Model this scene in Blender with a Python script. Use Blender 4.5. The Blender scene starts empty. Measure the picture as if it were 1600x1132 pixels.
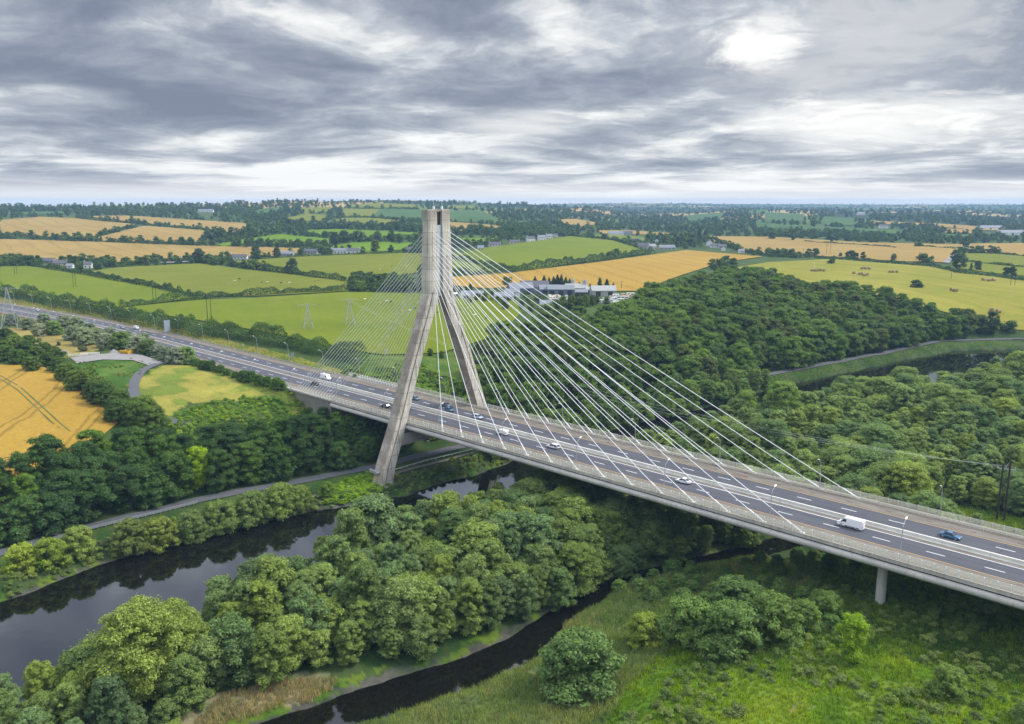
import bpy, bmesh, math, random
import numpy as np
from mathutils import Vector, Matrix
from mathutils.geometry import delaunay_2d_cdt

random.seed(7)
RNG = np.random.default_rng(11)
SC = bpy.context.scene
COL = SC.collection
ZD = 24.0                                   # road level of the bridge, river at zero

# ------------------------------------------------------------------ camera
FPX, TH, PIT = 1300.0, 0.8025, math.radians(10.8005)
CAM = np.array([231.4047, -200.1015, 101.7083])
cT, sT, cP, sP = math.cos(TH), math.sin(TH), math.cos(PIT), math.sin(PIT)
cd = bpy.data.cameras.new("camera")
cam = bpy.data.objects.new("camera", cd); COL.objects.link(cam)
rt_ = Vector((sT, cT, 0)); fw_ = Vector((-cT*cP, sT*cP, -sP)); up_ = rt_.cross(fw_)
cam.matrix_world = Matrix(((rt_.x, up_.x, -fw_.x, CAM[0]), (rt_.y, up_.y, -fw_.y, CAM[1]), (rt_.z, up_.z, -fw_.z, CAM[2]), (0, 0, 0, 1)))
cd.sensor_width = 36; cd.lens = 36*FPX/1600; cd.clip_start = 1; cd.clip_end = 80000
SC.camera = cam

def ray(u, v):
    x = (u-800)/FPX; y = -(v-566)/FPX
    fw = cP+y*sP; z = -sP+y*cP
    return np.array([-cT*fw+sT*x, sT*fw+cT*x, z])
def at(u, v, z):
    d = ray(u, v); t = (z-CAM[2])/d[2]
    p = CAM+d*t
    return Vector((p[0], p[1], p[2]))
def project(X, Y, Z):
    X = np.asarray(X, float)-CAM[0]; Y = np.asarray(Y, float)-CAM[1]; Z = np.asarray(Z, float)-CAM[2]
    fw = -cT*X+sT*Y; rt = sT*X+cT*Y
    cz = fw*cP-Z*sP; up = fw*sP+Z*cP
    cz = np.where(cz > 1, cz, np.nan)
    return 800+FPX*rt/cz, 566-FPX*up/cz, cz

# ------------------------------------------------------------------ noise
def _h(ix, iy, s):
    n = (ix.astype(np.int64)*374761393+iy.astype(np.int64)*668265263+s*144269504) & 0x7fffffff
    n = ((n ^ (n >> 13))*1274126177) & 0x7fffffff
    n = n ^ (n >> 16)
    return (n & 0xffff)/65535.0
def vnoise(x, y, s=0):
    x = np.asarray(x, float); y = np.asarray(y, float)
    ix = np.floor(x); iy = np.floor(y); fx = x-ix; fy = y-iy
    fx = fx*fx*(3-2*fx); fy = fy*fy*(3-2*fy)
    a = _h(ix, iy, s); b = _h(ix+1, iy, s); c = _h(ix, iy+1, s); d = _h(ix+1, iy+1, s)
    return (a*(1-fx)+b*fx)*(1-fy)+(c*(1-fx)+d*fx)*fy
def fbm(x, y, s=0, o=4):
    t = 0; a = .5; n = 0
    for i in range(o):
        t = t+a*vnoise(x*2**i, y*2**i, s+i*17); n += a; a *= .5
    return t/n
def sstep(a, b, x):
    t = np.clip((np.asarray(x, float)-a)/(b-a), 0, 1); return t*t*(3-2*t)

# ------------------------------------------------------------------ terrain
TOE = np.array([(-36, -700), (-36, -139), (-38, -102), (-32, -55), (-22, -15), (-21, 27), (-15, 120), (0, 231), (8, 279), (22, 362), (34, 437), (75, 505), (200, 560), (500, 640), (1500, 800)], float)
def toe_s(X, Y):
    best = None; sg = None
    for a, b in zip(TOE[:-1], TOE[1:]):
        d = b-a; L2 = d@d
        t = np.clip(((X-a[0])*d[0]+(Y-a[1])*d[1])/L2, 0, 1)
        px = X-(a[0]+t*d[0]); py = Y-(a[1]+t*d[1])
        q = px*px+py*py
        cr = d[0]*(Y-a[1])-d[1]*(X-a[0])
        if best is None: best = q; sg = np.sign(cr)
        else:
            m = q < best
            best = np.where(m, q, best); sg = np.where(m, np.sign(cr), sg)
    return np.sqrt(best)*sg
PU = np.array([-700, 0, 300, 450, 600, 800, 900, 1000, 1200, 1400, 1600, 2300], float)
PD = np.log(np.array([1, 500, 800, 1200, 1700, 2300, 3000, 3600, 4500, 6500, 9000, 15000, 40000], float))
PZ = np.array([
 [27, 27, 28, 36, 56, 76, 86, 72, 58, 55, 50, 30, 0],
 [27, 27, 28, 36, 56, 76, 90, 74, 60, 55, 50, 30, 0],
 [27, 27, 28, 36, 56, 76, 96, 88, 64, 55, 50, 30, 0],
 [26, 26, 28, 38, 55, 77, 107, 106, 84, 60, 50, 30, 0],
 [26, 26, 28, 40, 56, 77, 102, 115, 98, 70, 60, 40, 0],
 [25, 25, 28, 36, 52, 66, 84, 99, 92, 75, 75, 60, 0],
 [25, 25, 28, 34, 44, 56, 74, 86, 80, 80, 97, 70, 0],
 [26, 27, 29, 32, 37, 44, 52, 58, 66, 84, 103, 80, 0],
 [20, 24, 30, 32, 38, 47, 62, 72, 66, 72, 92, 80, 0],
 [12, 16, 28, 32, 36, 43, 58, 70, 66, 70, 88, 80, 0],
 [9, 12, 25, 29, 32, 37, 46, 54, 58, 68, 88, 84, 0],
 [8, 12, 24, 28, 30, 34, 42, 50, 55, 66, 84, 80, 0]], float)
def plateau(X, Y):
    dx = X-CAM[0]; dy = Y-CAM[1]
    fw = -cT*dx+sT*dy; rt = sT*dx+cT*dy
    D = np.hypot(dx, dy)
    u = np.where(fw > 1, 800+FPX/cP*rt/np.maximum(fw, 1), np.where(rt > 0, 2300, -700))
    u = np.clip(u, -699, 2299)
    i = np.clip(np.searchsorted(PU, u)-1, 0, len(PU)-2)
    tu = (u-PU[i])/(PU[i+1]-PU[i]); tu = tu*tu*(3-2*tu)
    l = np.clip(np.log(np.maximum(D, 2)), PD[0]+.01, PD[-1]-.001)
    j = np.clip(np.searchsorted(PD, l)-1, 0, len(PD)-2)
    tl = (l-PD[j])/(PD[j+1]-PD[j]); tl = tl*tl*(3-2*tl)*.6+tl*.4
    z = (PZ[i, j]*(1-tl)+PZ[i, j+1]*tl)*(1-tu)+(PZ[i+1, j]*(1-tl)+PZ[i+1, j+1]*tl)*tu
    return z, D
RY = np.array([-700, -400, -150, -123, -92, -57, -25, 3, 39, 100, 159, 222, 272, 355, 416, 433, 480, 520, 560])
RL = np.array([-5, -5, -3, -8, -8, -1, 8.5, 10, 8.5, 8, 17, 20, 27, 41, 53, 58, 100, 200, 900])
RR = np.array([85, 75, 50, 47, 44, 42, 46, 48, 45, 45, 54, 76, 96, 108, 112, 116, 200, 330, 1000])
CY = np.array([-400, -200, -160, -128, -107, -87, -71, -56, -30, -7, 12, 31, 60, 100, 140])
CL = np.array([20, 65, 82, 92, 96, 102, 104, 103, 100, 109, 115, 121, 127, 133, 139])
CR = np.array([34, 76, 92, 102, 109, 114, 115, 109.5, 107.5, 114, 123.5, 130, 135, 137, 139])
def road_y(X):
    return np.interp(X, [-1200, -900, -700, -500, -430, -361, -260, -150, 400], [-175, -95, -52, -19, -11, -5, 0, 0, 0])
def chan(X, Y):
    w = (vnoise(X*.12, Y*.12, 5)-.5)*3+(vnoise(X*.45, Y*.45, 6)-.5)*1.2
    d1 = np.minimum(X-np.interp(Y, RY, RL), np.interp(Y, RY, RR)-X)+w
    d2 = np.minimum(X-np.interp(Y, CY, CL), np.interp(Y, CY, CR)-X)+w*.5
    d2 = np.where(Y > 120, -50, d2)
    return d1, d2
def T(X, Y):
    X = np.asarray(X, float); Y = np.asarray(Y, float)
    s = toe_s(X, Y); P, D = plateau(X, Y)
    und = (fbm(X/170, Y/170, 3, 3)-.5)
    P = P+und*np.clip((D-350)/900, 0, 1)*np.clip(4+D/700, 4, 9)
    n1 = (fbm(X/15, Y/15, 9, 2)-.5)*1.4
    floor = 2.6+n1*.7+8.2*sstep(120, 172, X)*(1-sstep(25, 110, Y))+1.2*sstep(-17, -12, s)
    up = 4.0+(P-4.0)*(1-np.exp(-np.maximum(s, 0)/45.0))+n1*.6*sstep(4, 20, s)*(1-sstep(400, 900, D))
    k = sstep(-3, 6, s)
    z = floor*(1-k)+up*k
    d1, d2 = chan(X, Y)
    soft = np.where((Y > -135) & (Y < -60) & (X < 108), .26, .5)
    b1 = np.where(d1 > 0, np.maximum(-2.5, -d1*.4), -d1*.55)
    b2 = np.where(d2 > 0, np.maximum(-1.6, -d2*.35), -d2*soft)
    z = np.where(s < 3, np.minimum(z, np.minimum(b1, b2)), z)
    # motorway corridor
    yc = road_y(X); w = sstep(-58, -84, X)*(1-sstep(17, 34, np.abs(Y-yc)))
    z = z*(1-w)+(ZD-.35)*w
    w2 = sstep(-46, -54, X)*(1-sstep(14, 17, np.abs(Y)))*(1-sstep(-58, -84, X))
    return z
def T1(x, y): return float(T(np.array([x]), np.array([y]))[0])
_ts = np.geomspace(60, 30000, 2600)
def G(u, v):
    """a ray through the given photo pixel, to where it meets the terrain"""
    d = ray(u, v)
    P = CAM[None]+d[None]*_ts[:, None]
    h = P[:, 2]-T(P[:, 0], P[:, 1])
    k = np.argmax(h < 0)
    if h[k] >= 0: k = len(_ts)-1
    a, b = _ts[max(k-1, 0)], _ts[k]
    tt = np.linspace(a, b, 24); P = CAM[None]+d[None]*tt[:, None]
    h = P[:, 2]-T(P[:, 0], P[:, 1]); j = int(np.argmax(h < 0)) if (h < 0).any() else 23
    return Vector(P[j])

# ------------------------------------------------------------------ object helpers
def tag(o, label=None, cat=None, group=None, kind=None):
    if label: o['label'] = label
    if cat: o['category'] = cat
    if group: o['group'] = group
    if kind: o['kind'] = kind
    return o
def empty(name, loc, rz=0, label=None, cat=None, group=None):
    o = bpy.data.objects.new(name, None); COL.objects.link(o)
    o.empty_display_size = .5
    o.location = loc; o.rotation_euler = (0, 0, rz)
    return tag(o, label, cat, group)
def link(name, me, parent=None, loc=None, rz=0):
    o = bpy.data.objects.new(name, me); COL.objects.link(o)
    if parent: o.parent = parent
    if loc is not None: o.location = loc
    if rz: o.rotation_euler = (0, 0, rz)
    return o
def copy_tree(o, parent=None):
    c = o.copy(); COL.objects.link(c)
    if parent: c.parent = parent
    for ch in list(o.children): copy_tree(ch, c)
    return c
class MB:
    def __init__(s): s.v = []; s.f = []; s.m = []; s.mi = 0
    def add(s, vs, fs):
        b = len(s.v); s.v += [tuple(p) for p in vs]
        for f in fs: s.f.append([i+b for i in f]); s.m.append(s.mi)
    def box(s, c, d, rz=0):
        cx, cy, cz = c; x, y, z = d[0]/2, d[1]/2, d[2]/2
        ca, sa = math.cos(rz), math.sin(rz)
        vs = []
        for k in (-z, z):
            for i, j in ((-x, -y), (x, -y), (x, y), (-x, y)):
                vs.append((cx+i*ca-j*sa, cy+i*sa+j*ca, cz+k))
        s.add(vs, [(3, 2, 1, 0), (4, 5, 6, 7), (0, 1, 5, 4), (1, 2, 6, 5), (2, 3, 7, 6), (3, 0, 4, 7)])
    def hexa(s, lo, hi):
        s.add(list(lo)+list(hi), [(3, 2, 1, 0), (4, 5, 6, 7), (0, 1, 5, 4), (1, 2, 6, 5), (2, 3, 7, 6), (3, 0, 4, 7)])
    def tube(s, pts, r, n=6, cap=True):
        pts = [Vector(p) for p in pts]
        rs = r if isinstance(r, (list, tuple)) else [r]*len(pts)
        rings = []; ref = None
        for i, p in enumerate(pts):
            d = (pts[min(i+1, len(pts)-1)]-pts[max(i-1, 0)]).normalized()
            if ref is None:
                ref = Vector((0, 0, 1)) if abs(d.z) < .9 else Vector((1, 0, 0))
            a = d.cross(ref).normalized(); b = a.cross(d); ref = b
            rings.append([p+(a*math.cos(q)+b*math.sin(q))*rs[i] for q in [2*math.pi*k/n for k in range(n)]])
        vs = [q for R in rings for q in R]; fs = []
        for i in range(len(pts)-1):
            for k in range(n):
                fs.append((i*n+k, (i+1)*n+k, (i+1)*n+(k+1) % n, i*n+(k+1) % n))
        if cap: fs.append(tuple(range(n))); fs.append(tuple((len(pts)-1)*n+k for k in reversed(range(n))))
        s.add(vs, fs)
    def bar(s, a, b, w, h=None):
        a = Vector(a); b = Vector(b); h = h or w
        d = (b-a).normalized(); r = Vector((0, 0, 1)) if abs(d.z) < .95 else Vector((1, 0, 0))
        x = d.cross(r).normalized()*w/2; y = x.cross(d).normalized()*h/2
        q = [-x-y, x-y, x+y, -x+y]
        s.hexa([a+i for i in q], [b+i for i in q])
    def extrude(s, prof, x0, x1, axis='x'):
        n = len(prof)
        if axis == 'x': vs = [(x0, p[0], p[1]) for p in prof]+[(x1, p[0], p[1]) for p in prof]
        else: vs = [(p[0], x0, p[1]) for p in prof]+[(p[0], x1, p[1]) for p in prof]
        fs = [(i, (i+1) % n, n+(i+1) % n, n+i) for i in range(n)]+[tuple(reversed(range(n))), tuple(range(n, 2*n))]
        s.add(vs, fs)
    def loft(s, rings, cap=True):
        n = len(rings[0]); vs = [p for r in rings for p in r]; fs = []
        for i in range(len(rings)-1):
            for k in range(n): fs.append((i*n+k, i*n+(k+1) % n, (i+1)*n+(k+1) % n, (i+1)*n+k))
        if cap: fs.append(tuple(reversed(range(n)))); fs.append(tuple((len(rings)-1)*n+k for k in range(n)))
        s.add(vs, fs)
    def mesh(s, name, mats, smooth=False):
        me = bpy.data.meshes.new(name); me.from_pydata(s.v, [], s.f)
        if not isinstance(mats, (list, tuple)): mats = [mats]
        for m in mats: me.materials.append(m)
        if len(mats) > 1: me.polygons.foreach_set('material_index', s.m)
        bm = bmesh.new(); bm.from_mesh(me); bmesh.ops.recalc_face_normals(bm, faces=bm.faces); bm.to_mesh(me); bm.free()
        if smooth:
            me.polygons.foreach_set('use_smooth', [True]*len(me.polygons))
            try: me.set_sharp_from_angle(angle=math.radians(35))
            except Exception: pass
        me.update(); return me
    def build(s, name, mats, parent=None, smooth=False, loc=None, rz=0):
        return link(name, s.mesh(name, mats, smooth), parent, loc, rz)

# ------------------------------------------------------------------ materials
def newmat(name):
    m = bpy.data.materials.new(name); m.use_nodes = True
    nt = m.node_tree; nt.nodes.clear()
    out = nt.nodes.new('ShaderNodeOutputMaterial')
    return m, nt, out
class N:
    """short hand for building node trees"""
    def __init__(s, nt): s.nt = nt
    def n(s, t, **kw):
        x = s.nt.nodes.new(t)
        for k, v in kw.items(): setattr(x, k, v)
        return x
    def l(s, a, b): s.nt.links.new(a, b)
    def setin(s, sock, v):
        if hasattr(v, 'is_output') or hasattr(v, 'links'): s.l(v, sock)
        else: sock.default_value = v
    def math(s, op, a, b=None, c=None, clamp=False):
        x = s.n('ShaderNodeMath', operation=op, use_clamp=clamp)
        s.setin(x.inputs[0], a)
        if b is not None: s.setin(x.inputs[1], b)
        if c is not None: s.setin(x.inputs[2], c)
        return x.outputs[0]
    def vmath(s, op, a, b=None):
        x = s.n('ShaderNodeVectorMath', operation=op)
        s.setin(x.inputs[0], a)
        if b is not None: s.setin(x.inputs[1], b)
        return x
    def noise(s, vec, scale, detail=4, rough=.55, dist=0.0):
        x = s.n('ShaderNodeTexNoise'); s.setin(x.inputs['Vector'], vec)
        x.inputs['Scale'].default_value = scale; x.inputs['Detail'].default_value = detail
        x.inputs['Roughness'].default_value = rough; x.inputs['Distortion'].default_value = dist
        return x.outputs['Fac']
    def mix(s, f, a, b, mode='MIX'):
        x = s.n('ShaderNodeMix', data_type='RGBA', blend_type=mode)
        s.setin(x.inputs[0], f)
        s.setin(x.inputs[6], a if not isinstance(a, tuple) else (*a, 1)[:4])
        s.setin(x.inputs[7], b if not isinstance(b, tuple) else (*b, 1)[:4])
        return x.outputs[2]
    def rng(s, v, a, b, c, d, smooth=True):
        x = s.n('ShaderNodeMapRange', interpolation_type='SMOOTHSTEP' if smooth else 'LINEAR')
        s.setin(x.inputs[0], v)
        for i, q in enumerate((a, b, c, d)): x.inputs[i+1].default_value = q
        return x.outputs[0]
    def mapping(s, vec, scale=(1, 1, 1), rot=(0, 0, 0), loc=(0, 0, 0)):
        x = s.n('ShaderNodeMapping'); s.l(vec, x.inputs[0])
        x.inputs['Scale'].default_value = scale; x.inputs['Rotation'].default_value = rot; x.inputs['Location'].default_value = loc
        return x.outputs[0]
    def scalecol(s, c, f):
        x = s.vmath('SCALE', c); s.setin(x.inputs[3], f); return x.outputs[0]
    def bsdf(s, out, col, rough=.8, metal=0, bump=None, bstr=.3, spec=.3, bdist=.1):
        b = s.n('ShaderNodeBsdfPrincipled')
        s.setin(b.inputs['Base Color'], col if not isinstance(col, tuple) else (*col, 1)[:4])
        s.setin(b.inputs['Roughness'], rough); b.inputs['Metallic'].default_value = metal
        b.inputs['Specular IOR Level'].default_value = spec
        if bump is not None:
            bp = s.n('ShaderNodeBump'); bp.inputs['Strength'].default_value = bstr; bp.inputs['Distance'].default_value = bdist
            s.l(bump, bp.inputs['Height']); s.l(bp.outputs[0], b.inputs['Normal'])
        s.l(b.outputs[0], out.inputs[0]); return b
def simple(name, col, rough=.7, metal=0, var=.12, scale=2.0, spec=.3, bump=0):
    m, nt, out = newmat(name); g = N(nt)
    tc = g.n('ShaderNodeTexCoord').outputs['Object']
    f = g.noise(tc, scale, 5)
    k = g.math('MULTIPLY_ADD', f, 2*var, 1-var)
    b = g.bsdf(out, g.scalecol((*col,), k), rough, metal, f if bump else None, bump, spec)
    return m
def leafmat(name, trans=.36, rough=.6):
    """foliage: colour from the tree's own tint, varied leaf by leaf and clump by clump"""
    m, nt, out = newmat(name); g = N(nt)
    at_ = g.n('ShaderNodeAttribute', attribute_type='INSTANCER', attribute_name='tint').outputs['Color']
    lf = g.n('ShaderNodeAttribute', attribute_type='GEOMETRY', attribute_name='leaf').outputs['Fac']
    oi = g.n('ShaderNodeObjectInfo').outputs['Random']
    k = g.math('MULTIPLY_ADD', lf, 1.95, .58)
    k2 = g.math('MULTIPLY_ADD', oi, .34, .83)
    c = g.scalecol(at_, g.math('MULTIPLY', k, k2))
    warm = g.mix(g.math('MULTIPLY', oi, .5), (1.04, 1.0, .88), (1.14, 1.02, .70))
    c = g.mix(1.0, c, warm, 'MULTIPLY')
    d = g.n('ShaderNodeBsdfDiffuse'); g.l(c, d.inputs[0])
    t = g.n('ShaderNodeBsdfTranslucent'); g.l(g.mix(1.0, c, (1.25, 1.3, .55), 'MULTIPLY'), t.inputs[0])
    mx = g.n('ShaderNodeMixShader'); mx.inputs[0].default_value = trans
    g.l(d.outputs[0], mx.inputs[1]); g.l(t.outputs[0], mx.inputs[2])
    gl = g.n('ShaderNodeBsdfGlossy'); gl.inputs['Roughness'].default_value = .5; gl.inputs['Color'].default_value = (.8, .9, 1, 1)
    m2 = g.n('ShaderNodeMixShader'); m2.inputs[0].default_value = .012
    g.l(mx.outputs[0], m2.inputs[1]); g.l(gl.outputs[0], m2.inputs[2]); g.l(m2.outputs[0], out.inputs[0])
    return m
M_leaf = leafmat('foliage')
M_bark = simple('bark', (.07, .055, .04), .9, var=.3, scale=3)

def concrete(name, base, stain=.5, joints=0.0, jz=4.35, rough=.85):
    m, nt, out = newmat(name); g = N(nt)
    geo = g.n('ShaderNodeNewGeometry'); pos = geo.outputs['Position']
    n1 = g.noise(pos, .18, 6); n2 = g.noise(g.mapping(pos, (1.2, 1.2, .06)), 1.4, 5); n3 = g.noise(pos, 3, 4)
    c = g.mix(g.rng(n1, .35, .7, 0, .7), base, tuple(x*.72 for x in base))
    c = g.mix(g.math('MULTIPLY', g.rng(n2, .48, .72, 0, 1), stain), c, (.16, .13, .095))
    c = g.mix(g.rng(n3, .4, .75, 0, .18), c, (.2, .19, .17))
    if joints:
        sx = g.n('ShaderNodeSeparateXYZ'); g.l(pos, sx.inputs[0]); z = sx.outputs[2]
        q = g.math('DIVIDE', z, jz); fr = g.math('FRACT', q); fl = g.math('FLOOR', q)
        line = g.math('LESS_THAN', fr, .035)
        wn = g.n('ShaderNodeTexWhiteNoise', noise_dimensions='1D'); g.l(fl, wn.inputs['W'])
        c = g.scalecol(c, g.math('MULTIPLY_ADD', wn.outputs[0], .18, .89))
        c = g.mix(g.math('MULTIPLY', line, joints), c, (.12, .11, .1))
    if joints:      # faces turned to -Y: brown weathering and painted-in shade together
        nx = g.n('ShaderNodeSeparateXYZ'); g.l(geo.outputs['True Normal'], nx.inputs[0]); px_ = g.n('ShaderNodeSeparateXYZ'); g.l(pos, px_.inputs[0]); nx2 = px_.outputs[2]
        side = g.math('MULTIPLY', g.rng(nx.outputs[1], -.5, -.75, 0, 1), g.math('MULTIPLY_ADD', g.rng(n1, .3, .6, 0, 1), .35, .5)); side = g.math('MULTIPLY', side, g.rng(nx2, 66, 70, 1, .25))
        c = g.mix(g.rng(nx2, 93, 99.6, 0, .55), c, (.16, .13, .095))
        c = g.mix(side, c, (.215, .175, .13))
    g.bsdf(out, c, rough, 0, n3, .25, .25, .05)
    return m
M_conc = concrete('pale_concrete', (.50, .475, .42), .35)
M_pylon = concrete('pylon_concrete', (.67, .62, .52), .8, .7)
M_abut = concrete('stained_wall_concrete', (.24, .225, .19), .6)
M_barrier = concrete('barrier_concrete', (.66, .64, .56), .12)
M_beam = concrete('edge_beam_concrete', (.46, .42, .34), .45)
M_white = simple('white_paint', (.78, .78, .76), .5, var=.06)
M_cable = simple('white_cable_sheath', (.8, .8, .8), .4, var=.04)
M_rail = simple('cream_rail_paint', (.62, .59, .49), .55, var=.12, scale=.8)
M_galv = simple('galvanised_steel', (.46, .48, .5), .45, .5, var=.1)
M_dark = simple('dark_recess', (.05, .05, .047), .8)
M_panel = simple('pale_steel_panel', (.50, .55, .60), .4, .2, var=.12, scale=.6)
M_grate = simple('rusty_grate', (.11, .075, .045), .9)
M_black = simple('black_rubber', (.02, .02, .02), .8)
M_glass = simple('dark_window_glass', (.025, .032, .04), .12, var=.05, spec=.6)
M_wood = simple('tarred_pole_wood', (.045, .035, .028), .9, var=.2)
M_lampred = simple('red_lens', (.4, .02, .015), .3)
M_lampclear = simple('clear_lens', (.75, .76, .78), .15)
M_slate = simple('slate_roof', (.10, .10, .11), .7, var=.2, scale=.8)
M_tin = simple('grey_sheet_roof', (.20, .21, .23), .55, var=.15, scale=.3)
M_paleroof = simple('pale_sheet_roof', (.33, .33, .31), .6, var=.2, scale=.3)
M_render = simple('white_render', (.74, .73, .69), .8, var=.08, scale=.4)
M_cream = simple('cream_render', (.62, .52, .34), .8, var=.08, scale=.4)
M_greywall = simple('grey_wall', (.38, .37, .35), .85, var=.12, scale=.4)
M_bluewall = simple('blue_cladding', (.13, .17, .24), .6, var=.12, scale=.4)
M_door = simple('door_paint', (.1, .06, .045), .6)
M_blue = simple('blue_sign_face', (.03, .12, .33), .5)
M_signback = simple('sign_sheet_aluminium', (.30, .35, .42), .5, .2)
M_yellow = simple('yellow_paint', (.62, .36, .02), .6)
M_straw = simple('bale_straw', (.30, .22, .10), .95, var=.3, scale=2)
def paintmat():
    m, nt, out = newmat('car_paint'); g = N(nt)
    at_ = g.n('ShaderNodeAttribute', attribute_type='OBJECT', attribute_name='paint').outputs['Color']
    b = g.bsdf(out, at_, .28, 0, spec=.5)
    b.inputs['Coat Weight'].default_value = .2; b.inputs['Coat Roughness'].default_value = .15
    return m
M_paint = paintmat()
def asphaltmat():
    m, nt, out = newmat('asphalt'); g = N(nt)
    pos = g.n('ShaderNodeNewGeometry').outputs['Position']
    n1 = g.noise(g.mapping(pos, (.03, .9, 1)), 1.0, 4); n2 = g.noise(pos, 9, 3); n3 = g.noise(pos, .12, 5)
    c = g.mix(g.rng(n1, .3, .7, 0, 1), (.062, .064, .075), (.086, .088, .099))
    c = g.mix(g.rng(n3, .45, .75, 0, .45), c, (.105, .102, .104))
    sy = g.n('ShaderNodeSeparateXYZ'); g.l(pos, sy.inputs[0]); ay = g.math('ABSOLUTE', sy.outputs[1])
    for lc in (4.64, 8.7):      # polished wheel tracks, oil between them
        q = g.math('ABSOLUTE', g.math('SUBTRACT', ay, lc)); tr = g.rng(g.math('ABSOLUTE', g.math('SUBTRACT', q, .85)), 0, .5, .3, 0)
        c = g.mix(tr, c, (.055, .056, .063)); c = g.mix(g.math('MULTIPLY', g.rng(q, 0, .4, .35, 0), n3), c, (.04, .04, .044))
    jx = g.math('FRACT', g.math('DIVIDE', g.math('ADD', sy.outputs[0], g.math('MULTIPLY', n3, .6)), 47.0)); c = g.mix(g.math('MULTIPLY', g.math('LESS_THAN', jx, .004), .6), c, (.03, .03, .03))
    c = g.scalecol(c, g.math('MULTIPLY_ADD', n2, .3, .85))
    g.bsdf(out, c, .85, 0, n2, .2, .3, .02)
    return m
M_asph = asphaltmat()
def vergemat():
    m, nt, out = newmat('dusty_hard_strip'); g = N(nt)
    pos = g.n('ShaderNodeNewGeometry').outputs['Position']
    n1 = g.noise(g.mapping(pos, (.25, 1, 1)), .7, 6); n2 = g.noise(pos, 4, 4)
    c = g.mix(g.rng(n1, .3, .7, 0, 1), (.145, .122, .095), (.20, .178, .148))
    c = g.scalecol(c, g.math('MULTIPLY_ADD', n2, .5, .75))
    g.bsdf(out, c, .9, 0, n2, .3, .2, .03)
    return m
M_verge = vergemat()
def linemat(name, c, wear=.5):
    m, nt, out = newmat(name); g = N(nt)
    pos = g.n('ShaderNodeNewGeometry').outputs['Position']
    n1 = g.noise(pos, 5, 5)
    g.bsdf(out, g.mix(g.rng(n1, .5, .75, 0, wear), c, (.16, .16, .165)), .7)
    return m
M_lw = linemat('white_road_paint', (.72, .72, .70)); M_ly = linemat('yellow_road_paint', (.56, .34, .09))
M_road = simple('old_tarmac', (.095, .095, .10), .9, var=.25, scale=.5)
M_gravel = simple('gravel', (.24, .225, .21), .95, var=.3, scale=.7, bump=.3)

def watermat():
    m, nt, out = newmat('river_water'); g = N(nt)
    pos = g.n('ShaderNodeNewGeometry').outputs['Position']
    n1 = g.noise(g.mapping(pos, (1.0, .5, 1)), .55, 5, .6); n2 = g.noise(pos, .05, 3)
    h = g.math('MULTIPLY', n1, g.rng(n2, .4, .68, .15, 1.0))
    b = g.bsdf(out, (.005, .0045, .003), .03, 0, h, .03, .9, .5)
    b.inputs['IOR'].default_value = 1.33
    return m
M_water = watermat()

def terrainmat():
    m, nt, out = newmat('ground_cover'); g = N(nt)
    pos = g.n('ShaderNodeNewGeometry').outputs['Position']
    c = g.n('ShaderNodeVertexColor', layer_name='cover').outputs[0]
    n1 = g.noise(pos, .9, 6, .65); n2 = g.noise(pos, .09, 5, .6); n3 = g.noise(pos, .012, 4)
    k = g.math('MULTIPLY_ADD', n1, 1.0, .5)
    k = g.math('MULTIPLY', k, g.math('MULTIPLY_ADD', n2, .8, .6))
    k = g.math('MULTIPLY', k, g.math('MULTIPLY_ADD', n3, .5, .75))
    c = g.scalecol(c, k)
    g.bsdf(out, c, .95, 0, n1, .8, .1, .5)
    return m
M_ground = terrainmat()
def fieldmat(name, a, b, rot=0.0, stripe=.25, sc=.18, blot=.35, patch=None, rows=None):
    m, nt, out = newmat(name); g = N(nt)
    pos = g.n('ShaderNodeNewGeometry').outputs['Position']
    v = g.mapping(pos, (1, 1, 1), (0, 0, rot))
    n1 = g.noise(g.mapping(v, (.05, 1, 1)), sc, 5, .6); n2 = g.noise(pos, .012, 5, .6); n3 = g.noise(pos, .5, 5, .7); n4 = g.noise(pos, .06, 5, .62)
    f = g.math('ADD', g.math('MULTIPLY', g.rng(n1, .3, .7, 0, 1), stripe), g.math('MULTIPLY', g.rng(n2, .32, .68, 0, 1), 1-stripe))
    c = g.mix(f, a, b)
    c = g.mix(g.math('MULTIPLY', g.rng(n4, .5, .72, 0, 1), blot), c, patch or tuple(x*.6 for x in a))
    if rows:
        sx = g.n('ShaderNodeSeparateXYZ'); g.l(v, sx.inputs[0])
        y = g.math('ADD', sx.outputs[1], g.math('MULTIPLY', n2, 20))
        fr = g.math('FRACT', g.math('DIVIDE', y, rows)); li = g.math('LESS_THAN', fr, 1.3/rows)
        fr2 = g.math('FRACT', g.math('DIVIDE', g.math('ADD', y, 3.4), rows)); li2 = g.math('LESS_THAN', fr2, 1.3/rows)
        c = g.mix(g.math('MULTIPLY', g.math('MAXIMUM', li, li2), .5), c, tuple(x*.45 for x in a))
    c = g.scalecol(c, g.math('MULTIPLY_ADD', n3, .7, .65))
    g.bsdf(out, c, .95, 0, n3, .5, .1, .3)
    return m

SUN_E, ZEN, EXPO, HAZE = 3.3, 3.0, 0.12, 9e-5
CLOUD_LOC = (3.1, .4, 0)
HORIZON = (1.22, 1.13, 1.02)

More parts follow.
